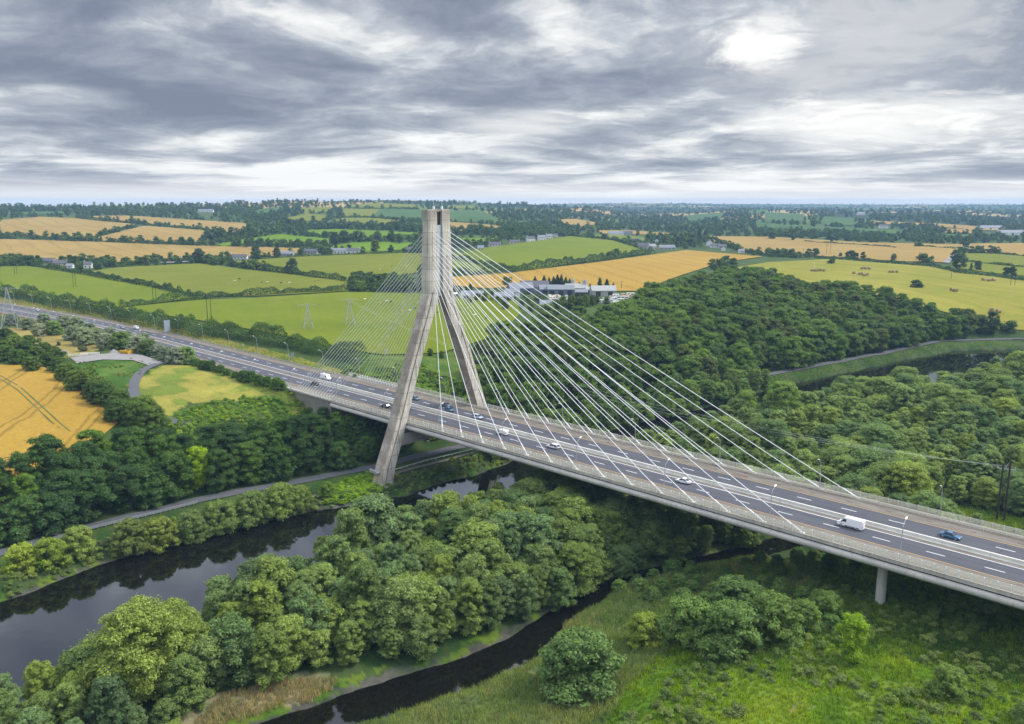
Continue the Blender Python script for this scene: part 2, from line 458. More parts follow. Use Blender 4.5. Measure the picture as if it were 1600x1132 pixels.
# ------------------------------------------------------------------ ground, water, fields
def poly_world(px, k=6):
    pts = []
    for (a, b) in zip(px, px[1:]+px[:1]):
        for i in range(k):
            t = i/k
            g = G(a[0]+(b[0]-a[0])*t, a[1]+(b[1]-a[1])*t)
            pts.append((g.x, g.y))
    return pts
def inpoly(poly, X, Y):
    X = np.asarray(X, float); Y = np.asarray(Y, float)
    c = np.zeros(X.shape, bool); n = len(poly); j = n-1
    for i in range(n):
        xi, yi = poly[i]; xj, yj = poly[j]
        if yi != yj:
            c ^= ((yi > Y) != (yj > Y)) & (X < (xj-xi)*(Y-yi)/(yj-yi)+xi)
        j = i
    return c
COVER = [  # outline on the photo, colour, raggedness (m)
 ([(560, 545), (700, 548), (770, 545), (760, 650), (640, 620), (560, 600)], (.085, .125, .02), 3),
 ([(0, 513), (60, 515), (175, 543), (120, 562), (60, 552), (0, 545)], (.22, .175, .05), 4),
 ([(205, 604), (232, 578), (262, 570), (320, 573), (362, 587), (425, 600), (470, 640), (380, 628), (300, 630), (262, 655), (228, 640)], (.27, .245, .045), 3),
 ([(330, 632), (440, 618), (480, 640), (400, 650), (300, 658), (255, 650)], (.075, .125, .02), 3),
 ([(115, 566), (205, 561), (236, 570), (212, 590), (200, 615), (160, 605)], (.085, .135, .02), 3),
 ([(420, 1150), (560, 1080), (700, 1062), (850, 1085), (960, 1050), (1040, 1010), (1000, 960), (900, 950), (840, 1000), (860, 1132), (1000, 1150)], (.12, .145, .06), 3),
 ([(840, 990), (900, 945), (960, 925), (1020, 925), (1010, 950), (900, 985)], (.14, .13, .06), 2),
 ([(1210, 985), (1290, 860), (1640, 960), (1640, 1110), (1480, 1062), (1380, 1012)], (.06, .10, .018), 3),  # deeper green holds the deck's shadow in the ground colour
 ([(1325, 955), (1345, 925), (1420, 938), (1490, 965), (1400, 985)], (.10, .135, .012), 2),
 ([(930, 1160), (985, 1070), (1030, 1025), (1100, 1000), (1250, 985), (1380, 1008), (1480, 1060), (1660, 1110), (1660, 1160)], (.135, .195, .02), 3),
 ([(1230, 1118), (1245, 1092), (1262, 1098), (1275, 1105), (1255, 1112)], (.38, .29, .12), 1),
 ([(280, 1110), (360, 1080), (440, 1062), (520, 1058), (500, 1090), (400, 1132), (280, 1132)], (.24, .21, .12), 3),
]
COVER = [(poly_world(p), c, r) for p, c, r in COVER]
def cover(X, Y, Z, D):
    n = X.size
    C = np.empty((n, 3)); s = toe_s(X, Y)
    C[:] = (.055, .085, .02)
    C[(s < -16)] = (.05, .075, .022)
    wx = (fbm(X/6, Y/6, 31, 3)-.5)*2; wy = (fbm(X/6, Y/6, 41, 3)-.5)*2
    big = fbm(X/35, Y/35, 21, 4)
    for poly, c, r in COVER:
        m = inpoly(poly, X+wx*r*1.6, Y+wy*r*1.6)
        C[m] = c
    yc = road_y(X); q = np.abs(Y-yc)+wx*1.2
    m = (X < -50) & (q < 25) & (D < 1500)
    C[m] = (.19, .185, .035)
    m = (X < -50) & (q < 17.5); C[m] = (.17, .15, .09)
    # river edge: mud, moss
    d1, d2 = chan(X, Y)
    low = (s < -4) & ((d1 > -9) | (d2 > -11)) & (D < 420)
    nz = fbm(X/3.0, Y/3.0, 51, 4)
    zz = Z+(nz-.5)*1.3
    mud = low & (zz < .45); mz = fbm(X/2.2, Y/2.2, 57, 3)[:, None]
    C[mud] = (np.array([[.045, .043, .034]])*(1-mz)+np.array([[.12, .112, .088]])*mz)[mud]
    moss = low & (zz >= .3) & (zz < 1.25) & (nz > .50); C[moss] = (.10, .145, .016)
    deep = Z < -.35; C[deep] = (.02, .018, .012)
    gr = sstep(.42, .66, fbm(X/7, Y/7, 23, 4))[:, None]; C = np.where((s < 60)[:, None] | (D < 480)[:, None], C*(1-gr*np.array([[.48, .26, .45]])), C)
    C *= (.66+.68*big)[:, None]
    far = D > 2500
    if far.any():
        pn = fbm(X[far]/420, Y[far]/420, 61, 2); c = np.empty((far.sum(), 3)); c[:] = (.035, .055, .02)
        cell = _h(np.floor(X[far]/330+pn*2), np.floor(Y[far]/520+pn*2), 71)
        c[cell > .5] = (.10, .15, .03); c[cell > .74] = (.36, .25, .10); c[pn > .58] = (.03, .048, .018)
        C[far] = c
    return C
def build_ground():
    fine = np.radians(np.arange(-38, 38.01, .15))
    coarse = np.radians(np.arange(42, 318.1, 4))
    ang = np.concatenate([fine, coarse]); na = len(ang)
    r = [30.]
    while r[-1] < 10500:
        q = r[-1]
        r.append(q*(1.02 if q < 110 else 1.0052 if q < 430 else 1.008 if q < 1300 else 1.014 if q < 9000 else 1.05))
    r = np.array(r); nr = len(r)
    A, R = np.meshgrid(ang, r)
    fx, fy = -cT, sT; rx, ry = sT, cT
    X = CAM[0]+R*(np.cos(A)*fx+np.sin(A)*rx); Y = CAM[1]+R*(np.cos(A)*fy+np.sin(A)*ry)
    Z = T(X.ravel(), Y.ravel())
    v = np.stack([X.ravel(), Y.ravel(), Z], 1)
    v = np.vstack([v, [[CAM[0], CAM[1], T1(CAM[0], CAM[1])]]])
    i = np.arange(nr-1)[:, None]*na; j = np.arange(na)[None]; j2 = (j+1) % na
    f = np.stack([(i+j), (i+j2), (i+na+j2), (i+na+j)], -1).reshape(-1, 4)[:, ::-1]
    me = bpy.data.meshes.new('ground')
    nf = len(f); tri = np.stack([np.arange(na), np.full(na, nr*na), (np.arange(na)+1) % na], 1)[:, ::-1]
    loops = np.concatenate([f.ravel(), tri.ravel()])
    me.vertices.add(len(v)); me.vertices.foreach_set('co', v.ravel())
    me.loops.add(len(loops)); me.loops.foreach_set('vertex_index', loops.astype(np.int32))
    me.polygons.add(nf+na)
    st = np.concatenate([np.arange(nf)*4, nf*4+np.arange(na)*3]).astype(np.int32)
    me.polygons.foreach_set('loop_start', st)
    me.update(calc_edges=True); me.validate()
    me.polygons.foreach_set('use_smooth', [True]*len(me.polygons))
    D = np.hypot(v[:, 0]-CAM[0], v[:, 1]-CAM[1])
    C = cover(v[:, 0], v[:, 1], v[:, 2], D)
    ca = me.color_attributes.new('cover', 'FLOAT_COLOR', 'POINT')
    ca.data.foreach_set('color', np.hstack([C, np.ones((len(C), 1))]).ravel())
    me.materials.append(M_ground)
    return tag(link('ground', me), kind='structure')
build_ground()
mb = MB()
mb.add([(-30, -420, 0), (150, -420, 0), (150, 200, 0), (330, 520, 0), (700, 620, 0), (700, 660, 0), (180, 580, 0), (20, 440, 0), (-30, 150, 0)], [tuple(range(9))])
tag(mb.build('river_water', M_water), kind='structure')

def sheet(name, poly, mat, off=.25, L=None, offk=.0005, kind='structure'):
    """a flat outline draped over the ground"""
    P = np.array(poly); c = P.mean(0)
    D = math.hypot(c[0]-CAM[0], c[1]-CAM[1])
    if L is None: L = max(3.0, D*.022)
    x0, y0 = P.min(0); x1, y1 = P.max(0)
    L = max(L, math.sqrt((x1-x0)*(y1-y0)/9000))
    gx, gy = np.meshgrid(np.arange(x0+L/2, x1, L), np.arange(y0+L/2, y1, L))
    gx = gx.ravel(); gy = gy.ravel(); m = inpoly(poly, gx, gy)
    vs = [Vector(p) for p in poly]; n = len(vs)
    inner = [Vector((a, b)) for a, b in zip(gx[m], gy[m])]
    V, _, F, *_r = delaunay_2d_cdt(vs+inner, [(i, (i+1) % n) for i in range(n)], [], 1, .01)
    A = np.array([(p.x, p.y) for p in V])
    Z = T(A[:, 0], A[:, 1])+off+np.hypot(A[:, 0]-CAM[0], A[:, 1]-CAM[1])*offk
    me = bpy.data.meshes.new(name)
    me.from_pydata([(a[0], a[1], z) for a, z in zip(A, Z)], [], [tuple(f) for f in F])
    me.polygons.foreach_set('use_smooth', [True]*len(me.polygons))
    bm = bmesh.new(); bm.from_mesh(me)
    for f in bm.faces:
        f.normal_update()
        if f.normal.z < 0: f.normal_flip()
    bm.to_mesh(me); bm.free()
    me.materials.append(mat)
    return tag(link(name, me), kind=kind)
PAST = [fieldmat('pasture_grass', (.105, .14, .004), (.14, .17, .006), .5, .35, .2, .4, (.17, .17, .03)),
        fieldmat('olive_pasture_grass', (.12, .138, .008), (.15, .165, .012), 1.1, .35, .2, .35, (.2, .19, .05)),
        fieldmat('bright_pasture_grass', (.09, .165, .002), (.12, .195, .003), .2, .4, .2, .25),
        fieldmat('dark_pasture_grass', (.045, .095, .022), (.066, .12, .026), .8, .3, .2, .3),
        fieldmat('hay_meadow_grass', (.16, .165, .012), (.27, .235, .036), .35, .45, .1, .5, (.115, .165, .010))]
WHEAT = [fieldmat('ripe_wheat', (.30, .185, .028), (.35, .22, .036), .62, .3, .22, .12, (.30, .18, .04), 24),
         fieldmat('pale_ripe_barley', (.25, .168, .042), (.325, .22, .064), .15, .45, .16, .35, (.23, .165, .06), 30)]
FIELDS = [
 ('pasture', 0, [(0, 418), (47, 417), (140, 430), (225, 446), (312, 466), (212, 479), (175, 482), (80, 470), (0, 456)]),
 ('pasture', 1, [(140, 425), (187, 419), (310, 413), (400, 424), (545, 440), (545, 456), (400, 464), (312, 463), (225, 444)]),
 ('pasture', 0, [(178, 483), (312, 470), (400, 467), (545, 457), (800, 464), (815, 490), (780, 525), (690, 553), (600, 556), (520, 545), (430, 523), (300, 500)]),
 ('pasture', 1, [(350, 411), (480, 401), (600, 396), (660, 397), (665, 425), (600, 436), (545, 440), (400, 420)]),
 ('pasture', 2, [(388, 374), (437, 367), (515, 374), (514, 382), (470, 384), (388, 380)]),
 ('pasture', 2, [(475, 361), (525, 359), (655, 365), (655, 372), (575, 376), (500, 369)]),
 ('pasture', 2, [(507, 388), (560, 378), (650, 381), (645, 390), (575, 396)]),
 ('wheat_field', 1, [(418, 388), (470, 389), (470, 397), (430, 397)]),
 ('pasture', 1, [(450, 341), (482, 335), (515, 338), (508, 347), (450, 347)]),
 ('pasture', 1, [(520, 346), (540, 340), (628, 344), (622, 353), (575, 351)]),
 ('pasture', 1, [(530, 328), (596, 326), (582, 340), (540, 339)]),
 ('pasture', 3, [(596, 326.5), (658, 329), (660, 346), (620, 343), (583, 340)]),
 ('pasture', 1, [(540, 321), (600, 318.5), (655, 321), (655, 327), (550, 325)]),
 ('pasture', 1, [(472, 326), (517, 324), (517, 331), (475, 336)]),
 ('pasture', 3, [(398, 330), (440, 323), (444, 327), (400, 337)]),
 ('pasture', 3, [(690, 335), (725, 329), (755, 331), (792, 349), (775, 350), (690, 346)]),
 ('pasture', 1, [(700, 321.5), (748, 322.5), (742, 328), (700, 326)]),
 ('wheat_field', 1, [(690, 347), (750, 351), (788, 355), (782, 358.5), (690, 358)]),
 ('wheat_field', 1, [(690, 359.5), (735, 360.5), (733, 365), (690, 365)]),
 ('pasture', 2, [(715, 373), (776, 373), (778, 377), (750, 381), (715, 380)]),
 ('pasture', 0, [(700, 401), (760, 388), (800, 383), (890, 370), (960, 377), (985, 384), (1015, 396), (975, 403), (900, 412), (838, 422), (780, 420), (700, 409)]),
 ('pasture', 0, [(700, 405), (735, 412), (778, 424), (740, 428), (700, 424)]),
 ('wheat_field', 0, [(630, 440), (760, 430), (800, 427), (925, 412), (1072, 392), (1192, 402), (1125, 412), (1062, 432), (1025, 446), (997, 456), (950, 456), (825, 448), (760, 452), (640, 442)]),
 ('wheat_field', 1, [(1088, 370), (1200, 371), (1350, 380), (1505, 383), (1500, 397), (1478, 411), (1417, 410), (1350, 406), (1250, 399), (1190, 397), (1157, 391), (1125, 380), (1105, 377)]),
 ('wheat_field', 1, [(1515, 382), (1600, 381), (1640, 381), (1640, 403), (1600, 401), (1557, 396), (1513, 394)]),
 ('pasture', 1, [(1507, 397), (1560, 397.5), (1640, 404), (1640, 420), (1550, 413), (1505, 408.5)]),
 ('pasture', 1, [(1488, 413), (1505, 410), (1640, 422), (1640, 436), (1550, 428), (1495, 420)]),
 ('hay_meadow', 4, [(1150, 419), (1200, 411), (1300, 406), (1375, 412), (1455, 418), (1500, 427), (1640, 444), (1660, 520), (1557, 516), (1530, 500), (1480, 490), (1400, 470), (1300, 455), (1200, 440)]),
 ('pasture', 3, [(1285, 339), (1337, 342), (1338, 353), (1288, 353)]),
 ('pasture', 3, [(1195, 332), (1257, 336), (1256, 347), (1195, 348)]),
 ('pasture', 3, [(1180, 349), (1282, 355), (1412, 361), (1412, 370), (1375, 367), (1282, 362), (1180, 356)]),
 ('pasture', 3, [(1448, 367), (1536, 367.5), (1480, 375)]),
 ('wheat_field', 1, [(1355, 346), (1460, 350), (1572, 357.5), (1572, 362), (1520, 360), (1440, 353), (1360, 351)]),
 ('wheat_field', 1, [(1477, 358), (1522, 360), (1518, 366), (1477, 365)]),
 ('pasture', 3, [(1066, 338), (1100, 335), (1136, 333), (1126, 344), (1078, 348)]),
 ('pasture', 3, [(1168, 330), (1196, 328), (1200, 334), (1170, 337)]),
 ('wheat_field', 1, [(872, 344), (900, 343), (943, 350.5), (900, 356), (882, 353)]),
 ('wheat_field', 1, [(935, 361), (985, 361), (1056, 366), (1025, 368), (940, 366)]),
 ('pasture', 0, [(920, 369), (950, 367), (1007, 372), (1007, 378), (975, 377)]),
 ('pasture', 3, [(800, 349), (845, 344), (851, 347), (815, 352)]),
 ('wheat_field', 1, [(0, 345), (62, 340), (120, 342), (215, 352), (150, 370), (132, 374), (0, 367)]),
 ('wheat_field', 1, [(132, 339), (200, 338), (385, 350), (389, 356), (370, 366), (322, 358), (225, 350)]),
 ('wheat_field', 1, [(152, 372), (225, 354), (322, 361), (318, 371), (305, 380), (250, 379), (162, 378)]),
 ('wheat_field', 1, [(-20, 374), (175, 380), (300, 385), (400, 387), (445, 388), (445, 400), (330, 406), (275, 408), (180, 412), (-20, 410)]),
 ('pasture', 3, [(35, 333), (100, 331), (100, 336), (38, 337)]),
 ('pasture', 2, [(338, 383), (395, 372), (402, 379), (350, 386)]),
 ('wheat_field', 0, [(-60, 572), (0, 571), (60, 572), (112, 590), (150, 625), (184, 662), (150, 690), (90, 715), (60, 745), (0, 772), (-60, 790)]),
]
FPXPOLY = [p for _, _, p in FIELDS]
for nm, k, px in FIELDS:
    mats = WHEAT if nm == 'wheat_field' else PAST
    near = min(p[1] for p in px) > 560
    sheet(nm, poly_world(px, 10), mats[k], .12 if near else .35)
# tramlines of the near wheat field
M_track = simple('green_wheel_track', (.085, .10, .022), .95, var=.3, scale=.8)
def strip(name, pts, w, mat, off, step=3.0, offk=.0005):
    """a narrow ribbon draped over the ground along world points"""
    P = [Vector((p[0], p[1])) for p in pts]; Q = []
    for a, b in zip(P[:-1], P[1:]):
        n = max(1, int((b-a).length/step))
        Q += [a.lerp(b, i/n) for i in range(n)]
    Q.append(P[-1])
    for _ in range(3): Q = [Q[0]]+[(Q[i-1]+Q[i]*2+Q[i+1])/4 for i in range(1, len(Q)-1)]+[Q[-1]]
    v = []; ns = 5
    for i, q in enumerate(Q):
        d = (Q[min(i+1, len(Q)-1)]-Q[max(i-1, 0)]).normalized(); nn = Vector((-d.y, d.x))
        for s in range(ns):
            p = q+nn*w*(s/(ns-1)-.5)
            v.append((p.x, p.y, T1(p.x, p.y)+off+offk*math.hypot(p.x-CAM[0], p.y-CAM[1])))
    f = [(i*ns+s, (i+1)*ns+s, (i+1)*ns+s+1, i*ns+s+1) for i in range(len(Q)-1) for s in range(ns-1)]
    me = bpy.data.meshes.new(name); me.from_pydata(v, [], f)
    me.polygons.foreach_set('use_smooth', [True]*len(f)); me.materials.append(mat)
    bm = bmesh.new(); bm.from_mesh(me)
    for fc in bm.faces:
        fc.normal_update()
        if fc.normal.z < 0: fc.normal_flip()
    bm.to_mesh(me); bm.free()
    return tag(link(name, me), kind='structure')
for line in ([(-20, 582), (0, 588), (30, 605), (60, 632), (85, 655), (110, 676)], [(-20, 588), (0, 593), (24, 608), (54, 636), (78, 660), (101, 676)], [(-10, 725), (20, 718), (45, 713), (70, 709)], [(-10, 721), (20, 714.5), (45, 709.5), (70, 706)]):
    strip('wheel_track', [G(*p) for p in line], .55, M_track, .2)

# river road, its footpath, the yard and its track
ROADC = [(-24, -420), (-26, -200), (-28, -141), (-31, -113), (-29, -83), (-22, -49), (-15.5, -18), (-11.5, 20), (-10, 45), (-6, 120), (8, 231), (16, 279), (31, 362), (41, 440), (80, 495), (200, 550)]
strip('river_road', ROADC, 5.4, M_road, .08)
strip('footpath', [(-7.2, -60), (-6.5, -30), (-5.4, 0), (-3.5, 30), (-2, 45)], 1.6, M_verge, .16)
YARD = [(110, 560), (150, 555), (190, 552), (220, 555), (257, 568), (236, 573), (208, 564), (160, 563), (120, 569)]
sheet('gravel_yard', poly_world(YARD, 5), M_gravel, .12, 3)
strip('gravel_track', [G(*p) for p in [(248, 569), (225, 578), (212, 592), (207, 610), (214, 625), (238, 645), (265, 659), (300, 665)]], 4.2, M_road, .16)
for nm, pts, w in (('farm_lane', [(1478, 412), (1490, 400), (1503, 392), (1515, 382)], 7), ('concrete_yard', [(240, 412), (275, 411), (310, 409)], 14)):
    strip(nm, [G(*p) for p in pts], w, M_gravel, .5)

# motorway surface and its painted lines
def roadband(name, y0, y1, z, mat, xs):
    v = []; f = []
    for x in xs:
        yc = float(road_y(x)); v += [(x, yc+y0, z), (x, yc+y1, z)]
    n = len(xs); f = [(2*i, 2*i+2, 2*i+3, 2*i+1) for i in range(n-1)]
    me = bpy.data.meshes.new(name); me.from_pydata(v, [], f); me.materials.append(mat)
    bm = bmesh.new(); bm.from_mesh(me)
    for fc in bm.faces:
        fc.normal_update()
        if fc.normal.z < 0: fc.normal_flip()
    bm.to_mesh(me); bm.free()
    return tag(link(name, me), kind='structure')
XS = list(np.arange(-1200, -300, 20))+list(np.arange(-300, 341, 20))
roadband('motorway', -11.0, 11.0, ZD, M_asph, XS)
roadband('hard_strip', -14.6, -11.0, ZD-.004, M_verge, list(np.arange(-1200, -45, 20))+[-46])
roadband('hard_strip', 11.0, 14.6, ZD-.004, M_verge, list(np.arange(-1200, -45, 20))+[-46])
roadband('central_reserve', -2.25, 2.25, ZD+.006, M_verge, XS)
def markings(name, y0, w, mat, dash=None, z=ZD+.012, x0=-900, x1=330, ph=0):
    v = []; f = []
    xs = []
    if dash:
        x = x0+ph
        while x < x1: xs.append((x, x+dash[0])); x += dash[1]
    else:
        xs = [(a, a+20) for a in np.arange(x0, x1, 20)]
    for a, b in xs:
        ya = float(road_y(a)); yb = float(road_y(b)); i = len(v)
        v += [(a, ya+y0-w/2, z), (b, yb+y0-w/2, z), (b, yb+y0+w/2, z), (a, ya+y0+w/2, z)]; f.append((i, i+1, i+2, i+3))
    me = bpy.data.meshes.new(name); me.from_pydata(v, [], f); me.materials.append(mat)
    return tag(link(name, me), kind='structure')
for s in (-1, 1):
    markings('edge_line', s*10.55, .24, M_ly)
    markings('edge_line', s*2.45, .26, M_lw)
# dash phase measured against the pylon: near lane line starts at 139.6, far one at 138.3
markings('lane_line', -6.83, .26, M_lw, (4, 12), ph=(139.6+900) % 12)
markings('lane_line', 6.83, .26, M_lw, (4, 12), ph=(138.3+900) % 12)

# ------------------------------------------------------------------ the bridge
BR = empty('cable_stayed_bridge', (0, 0, ZD), 0, 'pale concrete motorway bridge with one tall A-shaped pylon and white stay cables', 'bridge')
def bp(mbx, name, mats, parent=None, smooth=False):
    o = mbx.build(name, mats, parent or BR, smooth)
    if parent is None: o.location = (0, 0, -ZD)
    return o
X0, X1 = -46.0, 335.0
m = MB()                                    # deck slab and steel girders under it
m.extrude([(-17.5, ZD-.55), (17.5, ZD-.55), (17.5, ZD-.01), (11, ZD-.012), (-11, ZD-.012), (-17.5, ZD-.01)], X0, X1)
bp(m, 'deck_slab', M_conc)
for s in (-1, 1):
    m = MB(); m.extrude([(s*13.0, ZD-2.9), (s*15.6, ZD-2.9), (s*15.6, ZD-.56), (s*13.0, ZD-.56)], X0, X1)
    bp(m, 'girder', M_beam)
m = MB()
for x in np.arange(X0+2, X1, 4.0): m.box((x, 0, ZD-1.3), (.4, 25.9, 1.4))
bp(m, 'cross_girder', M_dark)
for s in (-1, 1):                           # rounded edge beam, plinth, verge
    m = MB(); n = 14
    m.extrude([(s*17.15+math.cos(a)*.95, ZD-1.75+math.sin(a)*.85) for a in [2*math.pi*i/n for i in range(n)]], X0, X1)
    bp(m, 'edge_tube', M_conc, smooth=True)
    m = MB(); m.box(((X0+X1)/2, s*16.85, ZD-.75), (X1-X0-.4, .5, .42)); bp(m, 'shadow_gap', M_dark)  # solid dark bar, the shade of the gap given as its colour
    m = MB(); m.extrude([(s*11.0, ZD-.008), (s*16.9, ZD-.008), (s*16.9, ZD+.03), (s*11.0, ZD+.006)], X0, X1); bp(m, 'verge', M_verge)
    m = MB(); m.extrude([(s*17.0, ZD+.02), (s*17.5, ZD+.0), (s*17.5, ZD+.32), (s*17.0, ZD+.32)], X0, X1); bp(m, 'plinth', M_beam)
    # parapet: posts every 2.45 m, six rails; the far end, out of sight, in one piece
    pm = MB(); pm.hexa([(-.1, -.09, .3), (.1, -.09, .3), (.1, .09, .3), (-.1, .09, .3)], [(-.09, -.09+s*.1, 1.98), (.09, -.09+s*.1, 1.98), (.09, .09+s*.1, 1.98), (-.09, .09+s*.1, 1.98)])
    pme = pm.mesh('parapet_post', M_white if s < 0 else M_galv); m = MB(); k = 0
    for x in np.arange(X0+1, X1, 2.45):
        if abs(x) < 3.6: continue
        k += 1
        if k <= 100: link('parapet_post', pme, BR, (x, s*17.2, 0))
        else: m.hexa([(x+q[0], s*17.2+q[1], ZD+q[2]) for q in pm.v[:4]], [(x+q[0], s*17.2+q[1], ZD+q[2]) for q in pm.v[4:]])
    bp(m, 'parapet_post', M_white)['kind'] = 'stuff'
    m = MB(); m.box((0, 0, .012), (1.3, .4, .016)); dg = m.mesh('drain_grate', M_grate)
    for x in np.arange(X0+6, 215, 10.0): link('drain_grate', dg, BR, (x, s*12.7, 0.012))
    m = MB()
    for z in (.55, .85, 1.13, 1.41, 1.67, 1.9):
        for a, b in ((X0, -3.4), (3.4, X1)): m.box(((a+b)/2, s*17.12, ZD+z), (b-a, .07, .10))
    bp(m, 'parapet_rail', M_rail)
    m = MB()                                # inner safety barrier
    for x in np.arange(X0+2, X1, 4.9): m.box((x, s*15.55, ZD+.45), (.1, .1, .9))
    for z in (.42, .66, .9): m.box(((X0+X1)/2, s*15.45, ZD+z), (X1-X0, .08, .13))
    bp(m, 'safety_barrier', M_rail)
m = MB()                                    # median barrier
prof = [(-.62, ZD+.01), (-.58, ZD+.1), (-.36, ZD+.34), (-.26, ZD+1.02), (.26, ZD+1.02), (.36, ZD+.34), (.58, ZD+.1), (.62, ZD+.01)]
x = -83.0
while x < X1:
    m.extrude(prof, x+.03, min(x+9.97, X1)); x += 10
bp(m, 'median_barrier', M_barrier)

# pylon
PYL = bpy.data.objects.new('pylon', None); COL.objects.link(PYL); PYL.parent = BR; PYL.location = (0, 0, -ZD); PYL.empty_display_size = .5
ZT, ZJ, ZB = ZD+75.6, ZD+45.0, 3.0
def ring4(x0, x1, y0, y1, z, ch, s):
    # outline with two chamfered outer corners and a groove on the +X face
    return [(x0, s*y0, z), (x1, s*y0, z), (x1, s*(y1-ch*1.6), z), (x1-ch*.5, s*(y1-ch), z), (x1-ch, s*y1, z), (x0+ch, s*y1, z), (x0, s*(y1-ch), z)]
for s in (-1, 1):
    m = MB(); rings = []
    for z, xh, yi, yo in ((ZJ+1, 2.25, .75, 6.0), (ZJ+14, 2.05, 1.0, 5.7), (ZT-6, 1.85, 1.2, 5.3), (ZT-.4, 1.85, 1.2, 5.25)):
        rings.append(ring4(-xh, xh, yi, yo, z, .35, s))
    rings.append(ring4(-1.65, 1.65, 1.4, 5.05, ZT, .35, s))
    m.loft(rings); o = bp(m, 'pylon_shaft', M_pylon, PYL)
    m = MB(); rings = []
    for z, xh, yc, wy in ((ZB-3, 2.75, 28.4, 5.7), (9, 2.6, 26.1, 5.3), (ZD-2, 2.4, 20.9, 4.9), (ZD+20, 2.3, 13.2, 4.6), (ZJ-3, 2.25, 4.7, 4.9), (ZJ+1, 2.25, 3.4, 5.1)):
        # groove on both X faces runs the length of the leg
        y0, y1 = yc-wy/2, yc+wy/2; g0 = y0+wy*.56; g1 = y0+wy*.68; dp = .38
        rings.append([(-xh, s*y0, z), (xh, s*y0, z), (xh, s*g0, z), (xh-dp, s*(g0+.1), z), (xh-dp, s*(g1-.1), z), (xh-.1, s*g1, z), (xh-.1, s*(y1-.3), z), (xh-.4, s*y1, z), (-xh+.4, s*y1, z), (-xh, s*(y1-.3), z)])
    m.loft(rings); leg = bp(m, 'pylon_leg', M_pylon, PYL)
    m = MB()                                # maintenance collar low on the leg
    m.box((-.9, s*30.0, 7.7), (4.0, 1.9, .3)); m.box((-.9, s*30.9, 8.2), (4.0, .12, .7))
    for x in (-2.6, -1.2, .4): m.box((x, s*30.6, 8.2), (.8, .5, .75))
    bp(m, 'maintenance_ledge', M_galv, PYL)
    m = MB(); m.box((.3, s*28.2, 1.2), (6.4, 6.6, 3.4)); bp(m, 'footing', M_conc, PYL)
m = MB()
m.box((.75, 0, ZJ+13), (1.2, 2.6, 24.0)); bp(m, 'steel_panel', M_panel, PYL)
m = MB(); m.hexa([(-1.9, -.95, ZJ-.6), (1.3, -.95, ZJ-.6), (1.3, .95, ZJ-.6), (-1.9, .95, ZJ-.6)], [(-1.9, -.95, ZJ+1.2), (1.3, -.95, ZJ+1.2), (1.3, .95, ZJ+1.2), (-1.9, .95, ZJ+1.2)]); bp(m, 'panel_foot', M_panel, PYL)
m = MB(); m.box((-.5, 0, ZT-3.2), (2.4, 2.3, 4.2)); bp(m, 'top_chamber', M_dark, PYL)
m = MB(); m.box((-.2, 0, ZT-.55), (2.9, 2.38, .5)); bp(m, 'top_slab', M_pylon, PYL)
for y in (-1.3, 2.6):
    m = MB(); m.box((.2, y, ZT+.5), (.7, .5, 1.1)); m.tube([(.2, y, ZT+1), (.2, y, ZT+3.2)], .05, 5); bp(m, 'roof_hatch', M_white, PYL)
m = MB()
m.loft([[(-1.6, y, ZD-8.2+.0), (1.6, y, ZD-8.2), (1.6, y, ZD-4.0), (-1.6, y, ZD-4.0)] for y in (-22.5, 22.5)]); bp(m, 'crossbeam', M_conc, PYL)
for y in (-13.5, 13.5):
    m = MB(); m.box((0, y, ZD-3.45), (2, 2.2, 1.15)); bp(m, 'bearing', M_beam, PYL)

# stays: 14 + 14 in each plane
ROWS = [458, 446, 437, 429.5, 423, 416.5, 408.5, 401, 395, 388, 381, 374.5, 367.5, 360.5]
for s in (-1, 1):
    for i, r in enumerate(ROWS):
        zt = ZD+68-(r-360.5)*.2318
        for kind in (0, 1):
            if kind == 0: a = Vector((20.6+10*i, s*16.6, ZD+.3)); b = Vector((2.0, s*(3.6 if i > 1 else 3.2), zt))
            else: a = Vector((-47.5-1.95*i, s*16.6, ZD+.3)); b = Vector((-2.0, s*3.6, zt))
            d = (b-a).normalized(); sag = (b-a).length*.004
            pts = [a.lerp(b, t)-Vector((0, 0, sag*4*t*(1-t))) for t in [k/10 for k in range(11)]]
            m = MB(); m.tube(pts, .10, 6)
            c = bp(m, 'stay_cable', M_cable, smooth=True)
            m = MB(); L = 4.4 if kind == 0 else 2.0
            m.tube([a-d*.6, a+d*L*.55, a+d*L*.56, a+d*L], [.24, .24, .18, .17], 8); m.box((a.x-d.x*.3, a.y, ZD+.12), (.9, .7, .5))
            bp(m, 'anchor_tube', M_white, c, True)
# abutment at the left end, piers at the right
m = MB()
m.box((-63, 0, 16.3), (33.6, 34.6, 14.2)); m.box((-64, 0, ZD-.32), (35.8, 35.2, .6))
bp(m, 'abutment', M_abut)
for s in (-1, 1):
    m = MB(); m.extrude([(s*16.9, ZD-.02), (s*17.5, ZD-.02), (s*17.5, ZD+.5), (s*16.9, ZD+.5)], -83, X0-.02)
    for x in np.arange(-82, X0, 1.9):
        m.box((x, s*17.25, ZD+1.05), (.16, .2, 1.1))
    for z in (.8, 1.15, 1.5): m.box(((-83+X0)/2, s*17.22, ZD+z), (X0+83-.1, .09, .12))
    bp(m, 'parapet', M_rail)
for x in (168.5, 205, 240, 275):
    for y in (-12.6, 12.6):
        zg = T1(x, y)-1.0
        m = MB(); n = 20
        m.loft([[(x+1.05*math.cos(a), y+1.5*math.sin(a), z) for a in [2*math.pi*k/n for k in range(n)]] for z in (zg, ZD-2.92)])
        bp(m, 'pier', M_conc, smooth=True)
